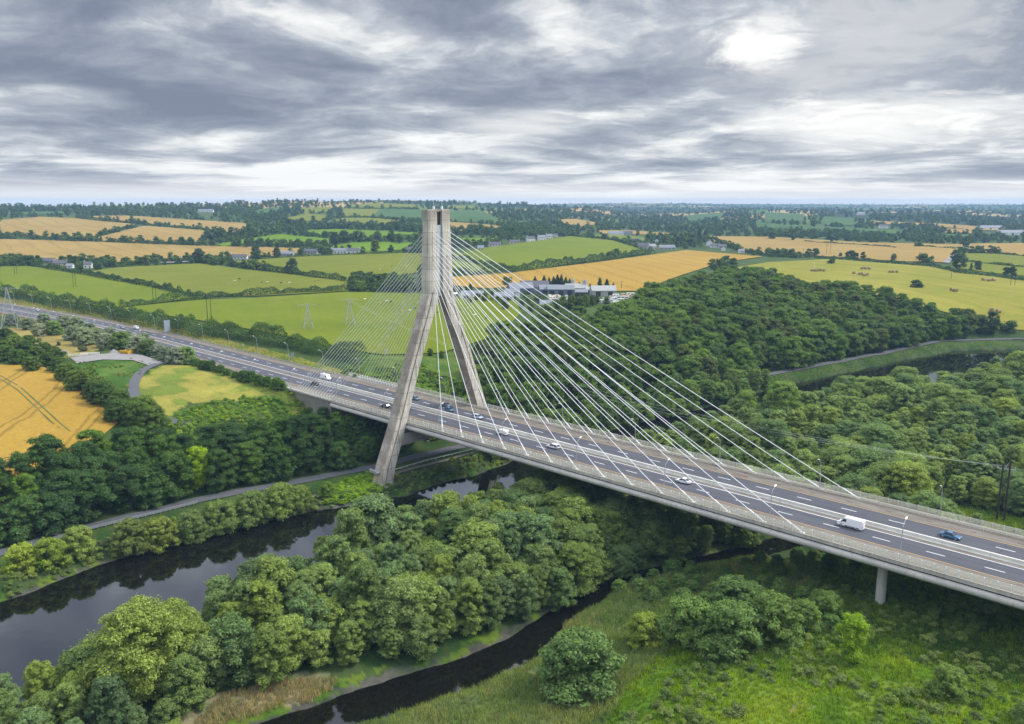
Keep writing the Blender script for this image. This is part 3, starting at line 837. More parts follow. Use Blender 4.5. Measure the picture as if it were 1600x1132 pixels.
# steel guard rails either side of the road beyond the bridge
def guard(name, X, off, label):
    m = MB(); zz = ZD
    for x in np.arange(X[0], X[1], 4): m.box((x, float(road_y(x))+off, zz+.3), (.1, .12, .75))
    for a in np.arange(X[0], X[1], 12):
        b = min(a+12, X[1]); m.bar((a, float(road_y(a))+off, zz+.62), (b, float(road_y(b))+off, zz+.62), .1, .3)
    tag(m.build(name, M_galv), label, 'guard rail')
guard('guard_rail', (-700, -84), 0, 'long steel guard rail along the middle of the motorway left of the bridge')
guard('guard_rail', (-420, -84), 14.2, 'steel guard rail on the field side of the motorway left of the bridge')
m = MB()
RD = [(-7.9, -16), (-7.6, 0), (-6.2, 20), (-5.2, 40)]
for (a, b) in zip(RD[:-1], RD[1:]):
    za, zb = T1(*a), T1(*b); m.bar((*a, za+.6), (*b, zb+.6), .12, .3)
    for t in np.arange(0, 1, .2): p = Vector(a).lerp(Vector(b), t); m.box((p.x, p.y, T1(p.x, p.y)+.3), (.12, .12, .8))
tag(m.build('guard_rail', M_white), 'white guard rail beside the river road under the bridge', 'guard rail')
m = MB()
RD = [(-26.5, -130), (-27.6, -115), (-26.4, -96), (-25.4, -84)]
for (a, b) in zip(RD[:-1], RD[1:]):
    for h in (.5, .85, 1.2): m.bar((*a, T1(*a)+h), (*b, T1(*b)+h), .08, .1)
    for t in np.arange(0, 1, .125): p = Vector(a).lerp(Vector(b), t); m.box((p.x, p.y, T1(p.x, p.y)+.6), (.1, .1, 1.3))
tag(m.build('river_railing', M_galv), 'grey rail fence on the river bank between two clumps of willows', 'fence')

# ------------------------------------------------------------------ plants
def quads_mesh(name, P, Nn, size, leaf, elong=1.25):
    """one leafy spray (a bent diamond) per point"""
    n = len(P)
    rnd = RNG.normal(size=(n, 3)); t = np.cross(Nn, rnd); t /= np.linalg.norm(t, axis=1)[:, None]+1e-9
    b = np.cross(Nn, t)
    s = size[:, None]
    bend = Nn*s*.22
    v = np.stack([P-t*s*elong*.5-bend, P-b*s*.42, P+t*s*elong*.5-bend, P+b*s*.42], 1).reshape(-1, 3)
    i = np.arange(n)*4
    f = np.stack([np.stack([i, i+1, i+3], 1), np.stack([i+1, i+2, i+3], 1)], 1).reshape(-1, 3)
    return v, f, np.repeat(leaf, 2)
def mesh_from(name, v, f, leaf, mats, extra=None):
    """triangles of foliage, plus optional (verts, quads) of wood with the second material"""
    me = bpy.data.meshes.new(name)
    nv, nf = len(v), len(f)
    ev, ef = extra if extra else (np.zeros((0, 3)), np.zeros((0, 4), int))
    me.vertices.add(nv+len(ev)); me.vertices.foreach_set('co', np.vstack([v, ev]).astype(np.float32).ravel())
    loops = np.concatenate([f.ravel(), (ef+nv).ravel()]).astype(np.int32)
    me.loops.add(len(loops)); me.loops.foreach_set('vertex_index', loops)
    me.polygons.add(nf+len(ef))
    me.polygons.foreach_set('loop_start', np.concatenate([np.arange(nf)*3, nf*3+np.arange(len(ef))*4]).astype(np.int32))
    me.update(calc_edges=True)
    at_ = me.attributes.new('leaf', 'FLOAT', 'FACE'); at_.data.foreach_set('value', np.concatenate([leaf, np.zeros(len(ef))]).astype(np.float32))
    for m in mats: me.materials.append(m)
    if len(ef): me.polygons.foreach_set('material_index', np.concatenate([np.zeros(nf), np.ones(len(ef))]).astype(np.int32))
    return me
def unit(n):
    d = RNG.normal(size=(n, 3)); return d/np.linalg.norm(d, axis=1)[:, None]
def crown(H, R, base, nb, nl, ls, shape='dome', lumps=.34, twig=.0):
    """leaf sprays on the shells of many overlapping clumps that fill the crown's outline"""
    B = []; br = []
    for k in range(nb):
        t = RNG.random()**.8; a = RNG.random()*2*math.pi
        if shape == 'dome': pr = math.sqrt(max(0, 1-((t-.30)/.74)**2)) if t > .3 else .72+.28*t/.3
        elif shape == 'bush': pr = math.sqrt(max(0, 1-(t/1.06)**2))
        elif shape == 'cone': pr = (1-t)*.95+.05
        elif shape == 'column': pr = math.sqrt(max(0, 1-((t-.4)/.65)**2))
        else: pr = math.sin(math.pi*min(1, t*.86+.12))
        q = RNG.random()**.45*.86
        r = R*lumps*(.45+1.05*RNG.random())*(1-(.72 if shape == 'cone' else .3)*t)
        z = H*(base+(1-base)*t)
        z = min(z, H-r*.75); z = max(z, H*base*.6+r*.4)
        rr = max(0, R*pr*q*1.05-r*.25)
        B.append((rr*math.cos(a), rr*math.sin(a), z)); br.append(r)
    B = np.array(B); br = np.array(br)
    idx = RNG.choice(nb, size=nl, p=br**2/np.sum(br**2))
    d = unit(nl); d[:, 2] = np.where(d[:, 2] < -.35, -d[:, 2]*.6, d[:, 2]); d /= np.linalg.norm(d, axis=1)[:, None]
    rad = br[idx]*(.35+.85*RNG.random(nl)**.6)*np.where(RNG.random(nl) < .10, 1.4, 1)
    P = B[idx]+d*rad[:, None]*np.array([1, 1, .85])
    # leave out sprays buried deep inside other clumps
    deep = np.zeros(nl)
    for k in range(nb):
        deep += (np.linalg.norm((P-B[k])/np.array([1, 1, .85]), axis=1) < br[k]*.62)
    keep = deep < 2.2
    P, d, idx = P[keep], d[keep], idx[keep]; n = len(P)
    Nn = d+unit(n)*.6+np.array([0, 0, .5]); Nn /= np.linalg.norm(Nn, axis=1)[:, None]
    size = ls*(.6+.8*RNG.random(n))
    clump = RNG.random(nb)
    leaf = np.clip(.3*clump[idx]+.7*RNG.random(n), 0, 1)
    return (*quads_mesh('', P, Nn, size, leaf), B, br)
def wood(H, R, base, B, r0, nlimb=5):
    m = MB(); top = H*max(.45, base+.25)
    lean = (RNG.random(2)-.5)*R*.2
    path = [(lean[0]*t, lean[1]*t, top*t-(.4 if t == 0 else 0)) for t in (0, .3, .65, 1)]
    m.tube(path, [r0*1.25, r0, r0*.75, r0*.4], 7)
    o = np.argsort(-np.linalg.norm(B[:, :2], axis=1))[:max(nlimb*2, 2)]
    for k in o[::2][:nlimb]:
        t = .45+.5*RNG.random(); p = Vector((lean[0]*t, lean[1]*t, top*t)); q = Vector(B[k])
        m.tube([p, p.lerp(q, .5)+Vector((0, 0, -.06*H)), q], [r0*.5, r0*.32, r0*.1], 5)
    v = np.array(m.v); f = np.array([x for x in m.f if len(x) == 4])
    return v, f
class Kind:
    """variants of one kind of plant: a crown mesh, a wood mesh and both joined"""
    all = {}
    def __init__(s, key, nvar, H, R, base, nb, nl, ls, shape='dome', lumps=.34, trunk=.22):
        s.key = key; s.H = H; s.R = R; s.var = []
        for k in range(nvar):
            h = H*(.9+.2*RNG.random()); rr = R*(.88+.24*RNG.random())
            v, f, leaf, B, br = crown(h, rr, base, nb, nl, ls, shape, lumps)
            w = wood(h, rr, base, B, trunk)
            c = mesh_from(key+'_crown', v, f, leaf, [M_leaf])
            t = bpy.data.meshes.new(key+'_trunk'); t.from_pydata([tuple(p) for p in w[0]], [], [tuple(int(i) for i in q) for q in w[1]]); t.materials.append(M_bark)
            j = mesh_from(key+'_whole', v, f, leaf, [M_leaf, M_bark], w)
            s.var.append((c, t, j, h))
        Kind.all[key] = s
    def place(s, name, loc, H, tint, label, cat, group=None, wide=1.0, trunk=True):
        c, t, j, h = s.var[RNG.integers(len(s.var))]
        k = H/h; rz = RNG.random()*6.283
        if trunk:
            r = empty(name, loc, rz, label, cat, group); r.scale = (k*wide, k*wide, k)
            link('trunk', t, r); o = link('crown', c, r); o['tint'] = list(tint)
        else:
            r = link(name, j, None, loc, rz); tag(r, label, cat, group); r.scale = (k*wide, k*wide, k); r['tint'] = list(tint)
        return r
Kind('willow', 9, 13, 4.7, .05, 170, 24000, .27, 'dome', .17, .26)
Kind('tall_willow', 4, 18, 8.4, .10, 320, 44000, .31, 'dome', .14, .36)
Kind('bush', 7, 6, 4.6, .02, 170, 23000, .24, 'bush', .155, .12)
Kind('broadleaf', 7, 16, 6.6, .06, 130, 24000, .36, 'dome', .20, .32)
Kind('forest', 9, 15, 6.6, .08, 90, 11000, .54, 'dome', .22, .3)
Kind('far', 6, 11, 4.8, .04, 26, 1300, 1.05, 'dome', .34, .3)
Kind('farbush', 4, 4, 3.2, .02, 12, 420, .9, 'bush', .45, .15)
Kind('conifer', 3, 13, 3.4, .03, 120, 5000, .6, 'cone', .42, .25)
Kind('speck', 4, 9, 6.0, .05, 12, 220, 2.0, 'dome', .5, .3)
Kind('oval', 5, 10, 3.6, .03, 90, 16000, .26, 'column', .24, .2)
Kind('spray', 4, 3, 2.6, .02, 22, 1800, .36, 'bush', .34, .08)

SCATTER = {}
def protos(key):
    """an unlinked collection with the joined meshes of one kind, for scattering"""
    if key in SCATTER: return SCATTER[key]
    c = bpy.data.collections.new('stock_'+key)
    for i, (_, _, j, h) in enumerate(Kind.all[key].var):
        o = bpy.data.objects.new('%s_%02d' % (key, i), j); c.objects.link(o)
    SCATTER[key] = c
    return c
def scatter(name, coll, n_var, P, rz, sc, tint, wide=None):
    """one object of kind stuff: a plant instanced on each point"""
    n = len(P)
    me = bpy.data.meshes.new(name); me.vertices.add(n); me.vertices.foreach_set('co', np.asarray(P, np.float32).ravel())
    def attr(nm, ty, arr, key='value'):
        a = me.attributes.new(nm, ty, 'POINT'); a.data.foreach_set(key, np.ascontiguousarray(arr).ravel())
    attr('rot', 'FLOAT_VECTOR', np.stack([np.zeros(n), np.zeros(n), rz], 1).astype(np.float32), 'vector')
    w = np.ones(n) if wide is None else wide
    attr('scl', 'FLOAT_VECTOR', np.stack([sc*w, sc*w, sc], 1).astype(np.float32), 'vector')
    attr('idx', 'INT', RNG.integers(0, n_var, n).astype(np.int32))
    attr('tint', 'FLOAT_COLOR', np.hstack([tint, np.ones((n, 1))]).astype(np.float32), 'color')
    o = link(name, me)
    ng = bpy.data.node_groups.new(name, 'GeometryNodeTree')
    ng.interface.new_socket('Geometry', in_out='INPUT', socket_type='NodeSocketGeometry')
    ng.interface.new_socket('Geometry', in_out='OUTPUT', socket_type='NodeSocketGeometry')
    gi = ng.nodes.new('NodeGroupInput'); go = ng.nodes.new('NodeGroupOutput')
    iop = ng.nodes.new('GeometryNodeInstanceOnPoints'); ci = ng.nodes.new('GeometryNodeCollectionInfo')
    ci.inputs[0].default_value = coll; ci.inputs[1].default_value = True; ci.inputs[2].default_value = True
    def named(nm, ty):
        a = ng.nodes.new('GeometryNodeInputNamedAttribute'); a.data_type = ty; a.inputs[0].default_value = nm
        return [x for x in a.outputs if x.enabled and x.name == 'Attribute'][0]
    L = ng.links.new
    L(gi.outputs[0], iop.inputs['Points']); L(ci.outputs[0], iop.inputs['Instance'])
    iop.inputs['Pick Instance'].default_value = True
    L(named('idx', 'INT'), iop.inputs['Instance Index'])
    e2r = ng.nodes.new('FunctionNodeEulerToRotation'); L(named('rot', 'FLOAT_VECTOR'), e2r.inputs[0])
    L(e2r.outputs[0], iop.inputs['Rotation']); L(named('scl', 'FLOAT_VECTOR'), iop.inputs['Scale'])
    L(iop.outputs[0], go.inputs[0])
    md = o.modifiers.new('plants', 'NODES'); md.node_group = ng
    return tag(o, kind='stuff')
def poisson(fn, x0, x1, y0, y1, r, tries=9):
    """well spaced points for which fn(x, y) holds; r may vary from place to place"""
    n = int((x1-x0)*(y1-y0)/(r*r)*tries)
    X = RNG.uniform(x0, x1, n); Y = RNG.uniform(y0, y1, n)
    m = fn(X, Y); X, Y = X[m], Y[m]
    cell = {}; out = []
    for x, y in zip(X, Y):
        i, j = int(x//r), int(y//r); ok = True
        for a in (i-1, i, i+1):
            for b in (j-1, j, j+1):
                for (p, q) in cell.get((a, b), ()):
                    if (p-x)**2+(q-y)**2 < r*r: ok = False; break
                if not ok: break
            if not ok: break
        if ok: cell.setdefault((i, j), []).append((x, y)); out.append((x, y))
    return np.array(out)
def visible(X, Y, Z, pad=70):
    u, v, d = project(X, Y, Z)
    return (u > -pad) & (u < 1600+pad) & (v < 1132+pad*1.5) & (v > 250) & np.isfinite(d)
def mix3(a, b, t): return tuple(x+(y-x)*t for x, y in zip(a, b))

G_WILLOW = [(.105, .158, .058), (.09, .145, .06), (.13, .18, .045), (.075, .125, .042), (.15, .195, .03), (.115, .165, .07)]
G_DARK = [(.062, .115, .022), (.08, .14, .022), (.052, .098, .026)]
def wood_lot(name, kind, pts, hfun, tints, labels, cat, group, stuffname, most=300, wide=1.0, kind2=None):
    """a wood: the trees that show largest as objects, whatever is left over as one mass"""
    X, Y = pts[:, 0], pts[:, 1]; Z = T(X, Y)
    H = np.array([hfun(x, y) for x, y in pts])
    m = visible(X, Y, Z+H*.6); X, Y, Z, H = X[m], Y[m], Z[m], H[m]
    u, v, d = project(X, Y, Z+H)
    o = np.argsort(-(H/d))
    patch = fbm(X/22, Y/22, 91, 3)
    tn = []
    for i in range(len(X)):
        a = tints[RNG.integers(len(tints))]; b = tints[int(patch[i]*len(tints)*.999) % len(tints)]
        tn.append(mix3(a, b, .55))
    tn = np.array(tn)
    K = Kind.all[kind]; mixk = kind2 or []
    for i in o[:most]:
        KK = K; q = RNG.random(); big_ = vnoise(X[i]/17, Y[i]/17, 55)
        for kk, pr in mixk:
            if kk == 'tall_willow':
                if big_ > 1-pr and not (name == 'willow_tree' and X[i]-np.interp(Y[i], RY, RR) < 11): KK = Kind.all[kk]; break
            elif q < pr: KK = Kind.all[kk]; break
            else: q -= pr
        light = tn[i].sum() > np.median(tn.sum(1))
        KK.place(name, (X[i], Y[i], Z[i]-.2), H[i]*(1.2 if KK.key == 'tall_willow' else .75 if KK.key == 'bush' else 1), tn[i], labels[0] if light else labels[1], cat, group+(', lighter' if light else ', darker'), wide*(.9+.25*RNG.random()))
    r = o[most:]
    if len(r):
        scatter(stuffname, protos(kind), len(K.var), np.stack([X[r], Y[r], Z[r]-.2], 1), RNG.random(len(r))*6.28, H[r]/K.H, tn[r], np.full(len(r), wide))
    return len(X)

# named single plants first: pixel of the foot, height, kind, tint, label
NAMED = []
def plant(name, kind, u, v, H, tint, label, cat='tree', wide=1.0, group=None, dz=0):
    p = G(u, v); NAMED.append((p.x, p.y, H))
    return Kind.all[kind].place(name, (p.x, p.y, p.z-.15+dz), H, tint, label, cat, group, wide)
plant('willow_tree', 'tall_willow', 222, 1090, 20, (.155, .205, .048), 'big round pale green willow standing between the river and the reeds, taller than its neighbours', wide=1.02)
plant('bush', 'oval', 1330, 1030, 9.5, (.16, .26, .008), 'bright yellow-green bush alone in the meadow before the bridge pier', 'bush', .95)
plant('bush', 'bush', 1478, 1086, 6.0, (.11, .17, .035), 'small pale green bush alone in the long grass right of the bright yellow-green bush', 'bush')
plant('bush', 'bush', 905, 1078, 12.5, (.09, .15, .04), 'large round grey-green bush at the bend of the narrow muddy channel', 'bush', 1.2)
plant('bush', 'bush', 1618, 1135, 6, (.12, .18, .05), 'grey-green bush cut by the right edge of the photo in the near meadow', 'bush')
plant('broadleaf_tree', 'broadleaf', 310, 765, 15.5, (.19, .29, .006), 'bright lime green tree standing out of the dark trees above the river road', wide=.8)
for (u, v, H, w, lab) in [(1010, 1008, 7.5, 1.0, 'leftmost bush of the clump beyond the meadow, yellower than the rest'), (1075, 1005, 10.5, 1.0, 'tall bush left of the middle of the clump beyond the meadow'), (1140, 1018, 11, 1.1, 'broad bush nearest the grass in the clump beyond the meadow'), (1205, 1000, 10.5, 1.05, 'bush on the right of the clump beyond the meadow'), (1150, 965, 9.5, 1.1, 'bush at the back of the clump beyond the meadow'), (1258, 980, 6.2, 1.0, 'low bush at the right end of the clump beyond the meadow'), (1295, 962, 5.6, 1.0, 'low dark bush between the clump and the bridge pier')]:
    plant('bush', 'bush', u, v, H, (.14, .19, .03) if u == 1010 else mix3((.085, .145, .038), (.115, .175, .034), random.random()), lab, 'bush', w)
# river bank bushes on the road side
for (u, v, H, lab, t) in [(35, 888, 5.2, 'leftmost willow bush on the river bank below the road', (.16, .2, .04)), (80, 880, 5.5, 'second willow bush from the left on the river bank below the road', (.15, .2, .04)), (125, 862, 5.5, 'small upright willow bush beside the rail fence on the river bank', (.13, .17, .06)),
    (205, 858, 6.5, 'dark olive round bush right of the rail fence on the river bank', (.10, .125, .045)), (250, 850, 6, 'willow bush next to the olive round bush on the river bank', (.13, .16, .045)), (300, 838, 6, 'willow bush in the middle of the long bank thicket', (.11, .15, .06)), (345, 826, 6.5, 'willow bush right of the middle of the long bank thicket', (.10, .14, .055)),
    (395, 812, 6.8, 'tall grey-green willow bush in the long bank thicket', (.11, .15, .06)), (440, 800, 7, 'big round willow bush near the right end of the bank thicket', (.11, .15, .055)), (470, 790, 5, 'willow bush at the right end of the bank thicket by the drain', (.12, .16, .05)), (512, 772, 3.5, 'small bush left of the bright ivy at the pylon foot', (.10, .16, .03))]:
    plant('willow_bush', 'bush', u, v+4, H*1.5, (t[0]*1.05, t[1]*1.1, t[2]*.75), lab, 'bush', .95)
# silver shrubs between the waste ground and the motorway
SIL = [(20, 505), (45, 512), (62, 522), (85, 520), (100, 512), (115, 528), (132, 536), (150, 532), (140, 520), (165, 540), (172, 528), (188, 542), (200, 535), (215, 548), (232, 552), (248, 556), (262, 562), (275, 566), (290, 566), (225, 540), (120, 515), (70, 505)]
for i, (u, v) in enumerate(SIL):
    dark = i in (3, 11, 14, 18)
    plant('silver_shrub', 'bush', u, v+3, 7.0+random.random()*2.6, (.11, .17, .05) if dark else mix3((.20, .23, .18), (.13, .175, .10), random.random()),
          'dark green shrub among the silver ones beside the motorway' if dark else 'silvery grey shrub in the thicket between the waste ground and the motorway', 'shrub', 1.0, 'dark shrubs by the motorway' if dark else 'silver shrubs by the motorway')
ROW = [(308, 570), (318, 575), (330, 577), (345, 580), (355, 584), (368, 588), (380, 592), (392, 594), (405, 598), (418, 600), (432, 604), (440, 606)]
for u, v in ROW:
    plant('roadside_shrub', 'bush', u, v+3, 3.2+random.random()*2.0, mix3((.05, .10, .02), (.07, .13, .022), random.random()), 'dark green shrub in the row between the yellow meadow and the motorway', 'shrub', 1, 'dark shrubs along the near side of the motorway')
# thick hedge between wheat and track
HED = [(8, 548), (25, 545), (40, 556), (58, 562), (75, 568), (30, 565), (50, 575), (92, 578), (105, 590), (120, 592), (118, 604), (135, 606), (145, 618), (155, 612), (160, 628), (172, 630), (180, 642), (190, 640), (198, 652), (208, 650), (215, 660), (228, 662), (185, 655), (240, 668), (225, 650), (8, 560), (70, 552), (90, 562), (140, 596), (10, 530), (22, 535), (45, 540)]
for u, v in HED:
    plant('hedge_shrub', 'bush', u, v+4, 6.5+random.random()*3, mix3((.05, .092, .018), (.11, .165, .025), random.random()**2), 'dark bushy tree in the overgrown hedge between the wheat and the track', 'tree', .95, 'bushy trees of the overgrown hedge by the wheat')
for u, v, H in [(60, 535, 2.5), (78, 580, 2.2), (85, 548, 2.5), (92, 540, 2.2), (130, 549, 3.2), (158, 548, 2.6), (100, 555, 2)]:
    plant('scrub_bush', 'farbush', u, v, H, (.11, .15, .03) if u == 78 else (.06, .085, .03), 'low scrub bush on the ochre waste ground behind the yard', 'bush', 1, 'scrub bushes on the waste ground')

# woods
def free(X, Y, r=3.0):
    m = np.ones(len(X), bool)
    for (x, y, h) in NAMED: m &= (X-x)**2+(Y-y)**2 > (r+h*.25)**2
    return m
def offdeck(X, Y): return ~((np.abs(Y) < 33) & (np.abs(X) < 12)) & ~((np.abs(np.abs(Y)-12.6) < 4) & (np.abs(X-168.5) < 5))
REEDS = poly_world([(270, 1160), (355, 1085), (440, 1064), (525, 1062), (505, 1100), (420, 1160)])
def f_island(X, Y):
    d1, d2 = chan(X, Y)
    l = np.interp(Y, RY, RR); r = np.where(Y < 50, np.interp(Y, CY, CL), 500)
    soft = np.where((Y > -135) & (Y < -62), 6.5, 1.5)
    return (X > l+1.5) & (X < r-soft+2.2) & ~inpoly(REEDS, X, Y) & free(X, Y) & offdeck(X, Y) & (Y < 30)
pts = poisson(f_island, 35, 125, -215, 30, 4.9)
nI = wood_lot('willow_tree', 'willow', pts, lambda x, y: (10.5+5.5*vnoise(x/10, y/10, 77)+1.8*RNG.random())*(1-.32*float(sstep(34, 16, abs(y))))*(1-(.42 if y < -58 else .2)*float(sstep(13, 2, np.interp(y, CY, CL)-x)))*(1-.28*float(sstep(-88, -130, y)))*(1-(.3 if y < -25 else .05)*float(sstep(12, 1, x-np.interp(y, RY, RR))))*(.8+.45*RNG.random()), G_WILLOW,
   ('pale green willow in the dense wood between the river and the narrow channel', 'darker grey-green willow in the dense wood between the river and the narrow channel'), 'tree', 'willows between river and channel', 'willow_thicket', 300, 1.0, [('tall_willow', .22), ('bush', .16), ('oval', .18)])
CLEAR = [(at(*p, 3).x, at(*p, 3).y) for p in [(1425, 775), (1500, 795), (1640, 815), (1640, 900), (1425, 850)]]
def f_marsh(X, Y):
    l = np.interp(Y, RY, RR); r = np.where(Y < 130, np.interp(Y, CY, CR), -500)
    m = (X > l+1.5) & (Y >= 30) & (Y < 520) & free(X, Y)
    m &= ~((X > np.interp(Y, CY, CL)-1) & (X < np.interp(Y, CY, CR)+1) & (Y < 90))
    m &= toe_s(X, Y) < -20
    m &= ~inpoly(CLEAR, X, Y)
    return m
pts = poisson(f_marsh, 20, 420, 30, 520, 6.6)
nM = wood_lot('marsh_tree', 'willow', pts, lambda x, y: (7.0+9*vnoise(x/15, y/15, 78)**1.3+2*RNG.random())*(1-.45*float(sstep(60, 32, y))), [(.135, .195, .07), (.115, .175, .07), (.16, .215, .058), (.085, .14, .056), (.185, .23, .045)],
   ('pale green tree in the marshy wood beyond the bridge', 'darker green tree in the marshy wood beyond the bridge'), 'tree', 'trees of the marshy wood beyond the bridge', 'marsh_thicket', 300, 1.05, [('tall_willow', .36), ('bush', .25), ('oval', .12)])
FPOLY = [(-14, 46), (-9, 120), (7, 231), (14, 279), (28, 362), (39, 430)]+[(G(*p).x, G(*p).y) for p in [(1535, 520), (1500, 517), (1400, 486), (1300, 470), (1240, 457), (1160, 442), (1080, 452), (1040, 470), (985, 494), (930, 520), (850, 520), (775, 548)]]+[(-42, 58)]
def f_forest(X, Y): return inpoly(FPOLY, X, Y) & (toe_s(X, Y) > -4)
pts = poisson(f_forest, -240, 70, 40, 670, 8.3)
nF = wood_lot('forest_tree', 'forest', pts, lambda x, y: 10.5+6.5*vnoise(x/16, y/16, 79)+5*RNG.random()**2, G_DARK+[(.085, .14, .022), (.075, .12, .03), (.10, .16, .02), (.085, .085, .03)],
   ('mid green broadleaf tree in the dense wood on the hillside above the river road', 'dark green broadleaf tree in the dense wood on the hillside above the river road'), 'tree', 'trees of the hillside wood', 'hillside_wood', 300, 1.0, [('broadleaf', .3)])
def f_slope(X, Y):
    s = toe_s(X, Y)
    m = (s > -2.5) & (Y < -6) & (Y > -260) & free(X, Y, 1.5)
    lim = np.interp(Y, [-260, -140, -120, -95, -75, -60, -40, -20, -6], [19, 19, 19, 20, 15, 13, 13, 13, 12])
    return m & (s < lim) & ~((np.abs(Y) < 21) & (X < -44)) & offdeck(X, Y)
pts = poisson(f_slope, -100, -15, -260, -6, 6.0)
nS = wood_lot('broadleaf_tree', 'broadleaf', pts, lambda x, y: (12.0+4*vnoise(x/11, y/11, 80)+1.5*RNG.random())*(1-.42*float(sstep(-34, -10, y))), [(.042, .086, .018), (.054, .106, .018), (.036, .074, .022), (.07, .13, .014)],
   ('mid green broadleaf tree on the bank between the river road and the wheat', 'dark green broadleaf tree on the bank between the river road and the wheat'), 'tree', 'dark trees above the river road', 'bank_wood', 300, 1.0, [('oval', .14), ('bush', .1)])
# scrub on the slope beyond the bridge and round the abutment
def lot_stuff(name, kind, pts, h0, h1, tints, dz=-.15, wide=1.0):
    X, Y = pts[:, 0], pts[:, 1]; Z = T(X, Y); H = h0+(h1-h0)*RNG.random(len(X))
    m = visible(X, Y, Z+H); X, Y, Z, H = X[m], Y[m], Z[m], H[m]
    pt = fbm(X/9, Y/9, 95, 3)
    tn = np.array([mix3(tints[RNG.integers(len(tints))], tints[int(p*len(tints)*.999)], .6) for p in pt])
    K = Kind.all[kind]
    scatter(name, protos(kind), len(K.var), np.stack([X, Y, Z+dz], 1), RNG.random(len(X))*6.28, H/K.H, tn, np.full(len(X), wide)*(.8+.5*RNG.random(len(X))))
def f_scrub(X, Y):
    s = toe_s(X, Y)
    u, v, d = project(X, Y, T(X, Y))
    a = (Y > 17) & (Y < 62) & (s > 3) & (s < 70) & ~inpoly(FPOLY, X, Y) & ~((X < -52) & (np.abs(Y-road_y(X)) < 19))
    b = (Y < -16) & (Y > -75) & (s > 13) & (s < 66) & ((v > 612) | (u > 440)) & (u > 255)
    c = (np.abs(Y) <= 19) & (s > 2) & (X > -44)
    return (a | c) & offdeck(X, Y)
lot_stuff('scrub_thicket', 'spray', poisson(f_scrub, -150, -5, -80, 62, 2.6), 1.4, 3.6, [(.08, .15, .018), (.11, .19, .02), (.07, .12, .025), (.14, .20, .025)])
YM = poly_world([(205, 604), (232, 578), (262, 570), (320, 573), (362, 587), (425, 600), (466, 632), (440, 625), (380, 622), (335, 628), (300, 640), (262, 655), (228, 640)])
def f_bramble(X, Y):
    s = toe_s(X, Y); u, v, d = project(X, Y, T(X, Y))
    return (Y < -16) & (Y > -75) & (s > 12) & (s < 70) & (v > 604) & (u > 250) & ~inpoly(YM, X, Y)
lot_stuff('bramble_patch', 'spray', poisson(f_bramble, -150, -20, -80, -14, 2.0), .7, 1.7, [(.12, .20, .016), (.15, .235, .018), (.10, .175, .022), (.18, .25, .022)])
for u, v, H in [(505, 668, 8.5), (528, 682, 10), (548, 690, 11), (568, 700, 11.5), (588, 706, 10.5), (535, 700, 10), (482, 662, 7)]:
    plant('broadleaf_tree', 'broadleaf', u, v, H, mix3((.042, .086, .018), (.07, .13, .014), random.random()), 'dark green tree against the abutment wall at the left end of the bridge', 'tree', .85, 'dark trees against the bridge abutment')
def f_scrub2(X, Y): return inpoly(poly_scr, X, Y)
poly_scr = poly_world([(700, 553), (770, 528), (800, 520), (800, 640), (745, 640), (730, 600)])
for (u, v, H, t) in [(735, 575, 6, .3), (760, 600, 7, .6), (775, 620, 7, .2), (790, 600, 8, .5), (770, 575, 7, .8), (655, 560, 4, .5), (672, 556, 4, .3), (690, 560, 4, .7), (640, 556, 4, .1)]:
    plant('slope_tree', 'broadleaf', u, v, H, mix3((.05, .085, .02), (.09, .14, .02), t), 'mid green tree on the scrubby slope beyond the far pylon leg', 'tree', 1, 'trees on the slope beyond the far pylon leg')
# river banks: low growth, ivy at the pylon foot
def f_bank(X, Y):
    s = toe_s(X, Y); d1, d2 = chan(X, Y)
    return (s < -15.5) & (d1 < -.8) & (d1 > -12) & (X < np.interp(Y, RY, RL)+2) & (Y < 150) & ~((np.abs(X) < 3.8) & (np.abs(Y-28) < 4.2)) & ~((X < -2) & (np.abs(Y+26) < 6))
lot_stuff('bank_undergrowth', 'spray', poisson(f_bank, -40, 60, -190, 440, 1.9), .7, 1.6, [(.09, .15, .025), (.13, .19, .035), (.08, .12, .035), (.15, .17, .06)])
ivy = poly_world([(505, 792), (520, 765), (545, 748), (575, 742), (600, 760), (590, 772), (560, 785)])
lot_stuff('bank_ivy', 'spray', poisson(lambda X, Y: inpoly(ivy, X, Y), -30, 20, -70, 0, 1.3), .9, 1.7, [(.17, .27, .008), (.14, .24, .01)])

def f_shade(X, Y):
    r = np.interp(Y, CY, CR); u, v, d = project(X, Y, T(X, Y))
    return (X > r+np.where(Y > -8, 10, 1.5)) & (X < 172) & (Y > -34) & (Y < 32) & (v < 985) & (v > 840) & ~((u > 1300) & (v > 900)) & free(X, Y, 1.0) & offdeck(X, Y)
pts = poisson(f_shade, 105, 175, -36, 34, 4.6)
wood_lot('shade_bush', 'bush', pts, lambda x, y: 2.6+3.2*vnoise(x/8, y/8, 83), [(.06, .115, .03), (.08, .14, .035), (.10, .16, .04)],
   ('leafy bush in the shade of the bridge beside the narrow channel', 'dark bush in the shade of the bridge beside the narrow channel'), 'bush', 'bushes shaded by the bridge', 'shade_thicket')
for u, v, H, lab in [(1222, 668, 21, 'tallest round willow at the near end of the marsh by the open river'), (1165, 668, 17, 'round willow left of the tallest one by the open river'), (1075, 640, 15, 'spreading olive willow on the far bank behind the stays'), (1040, 655, 12, 'smaller willow left of the spreading olive one behind the stays')]:
    plant('willow_tree', 'tall_willow', u, v, H, (.125, .19, .04), lab)
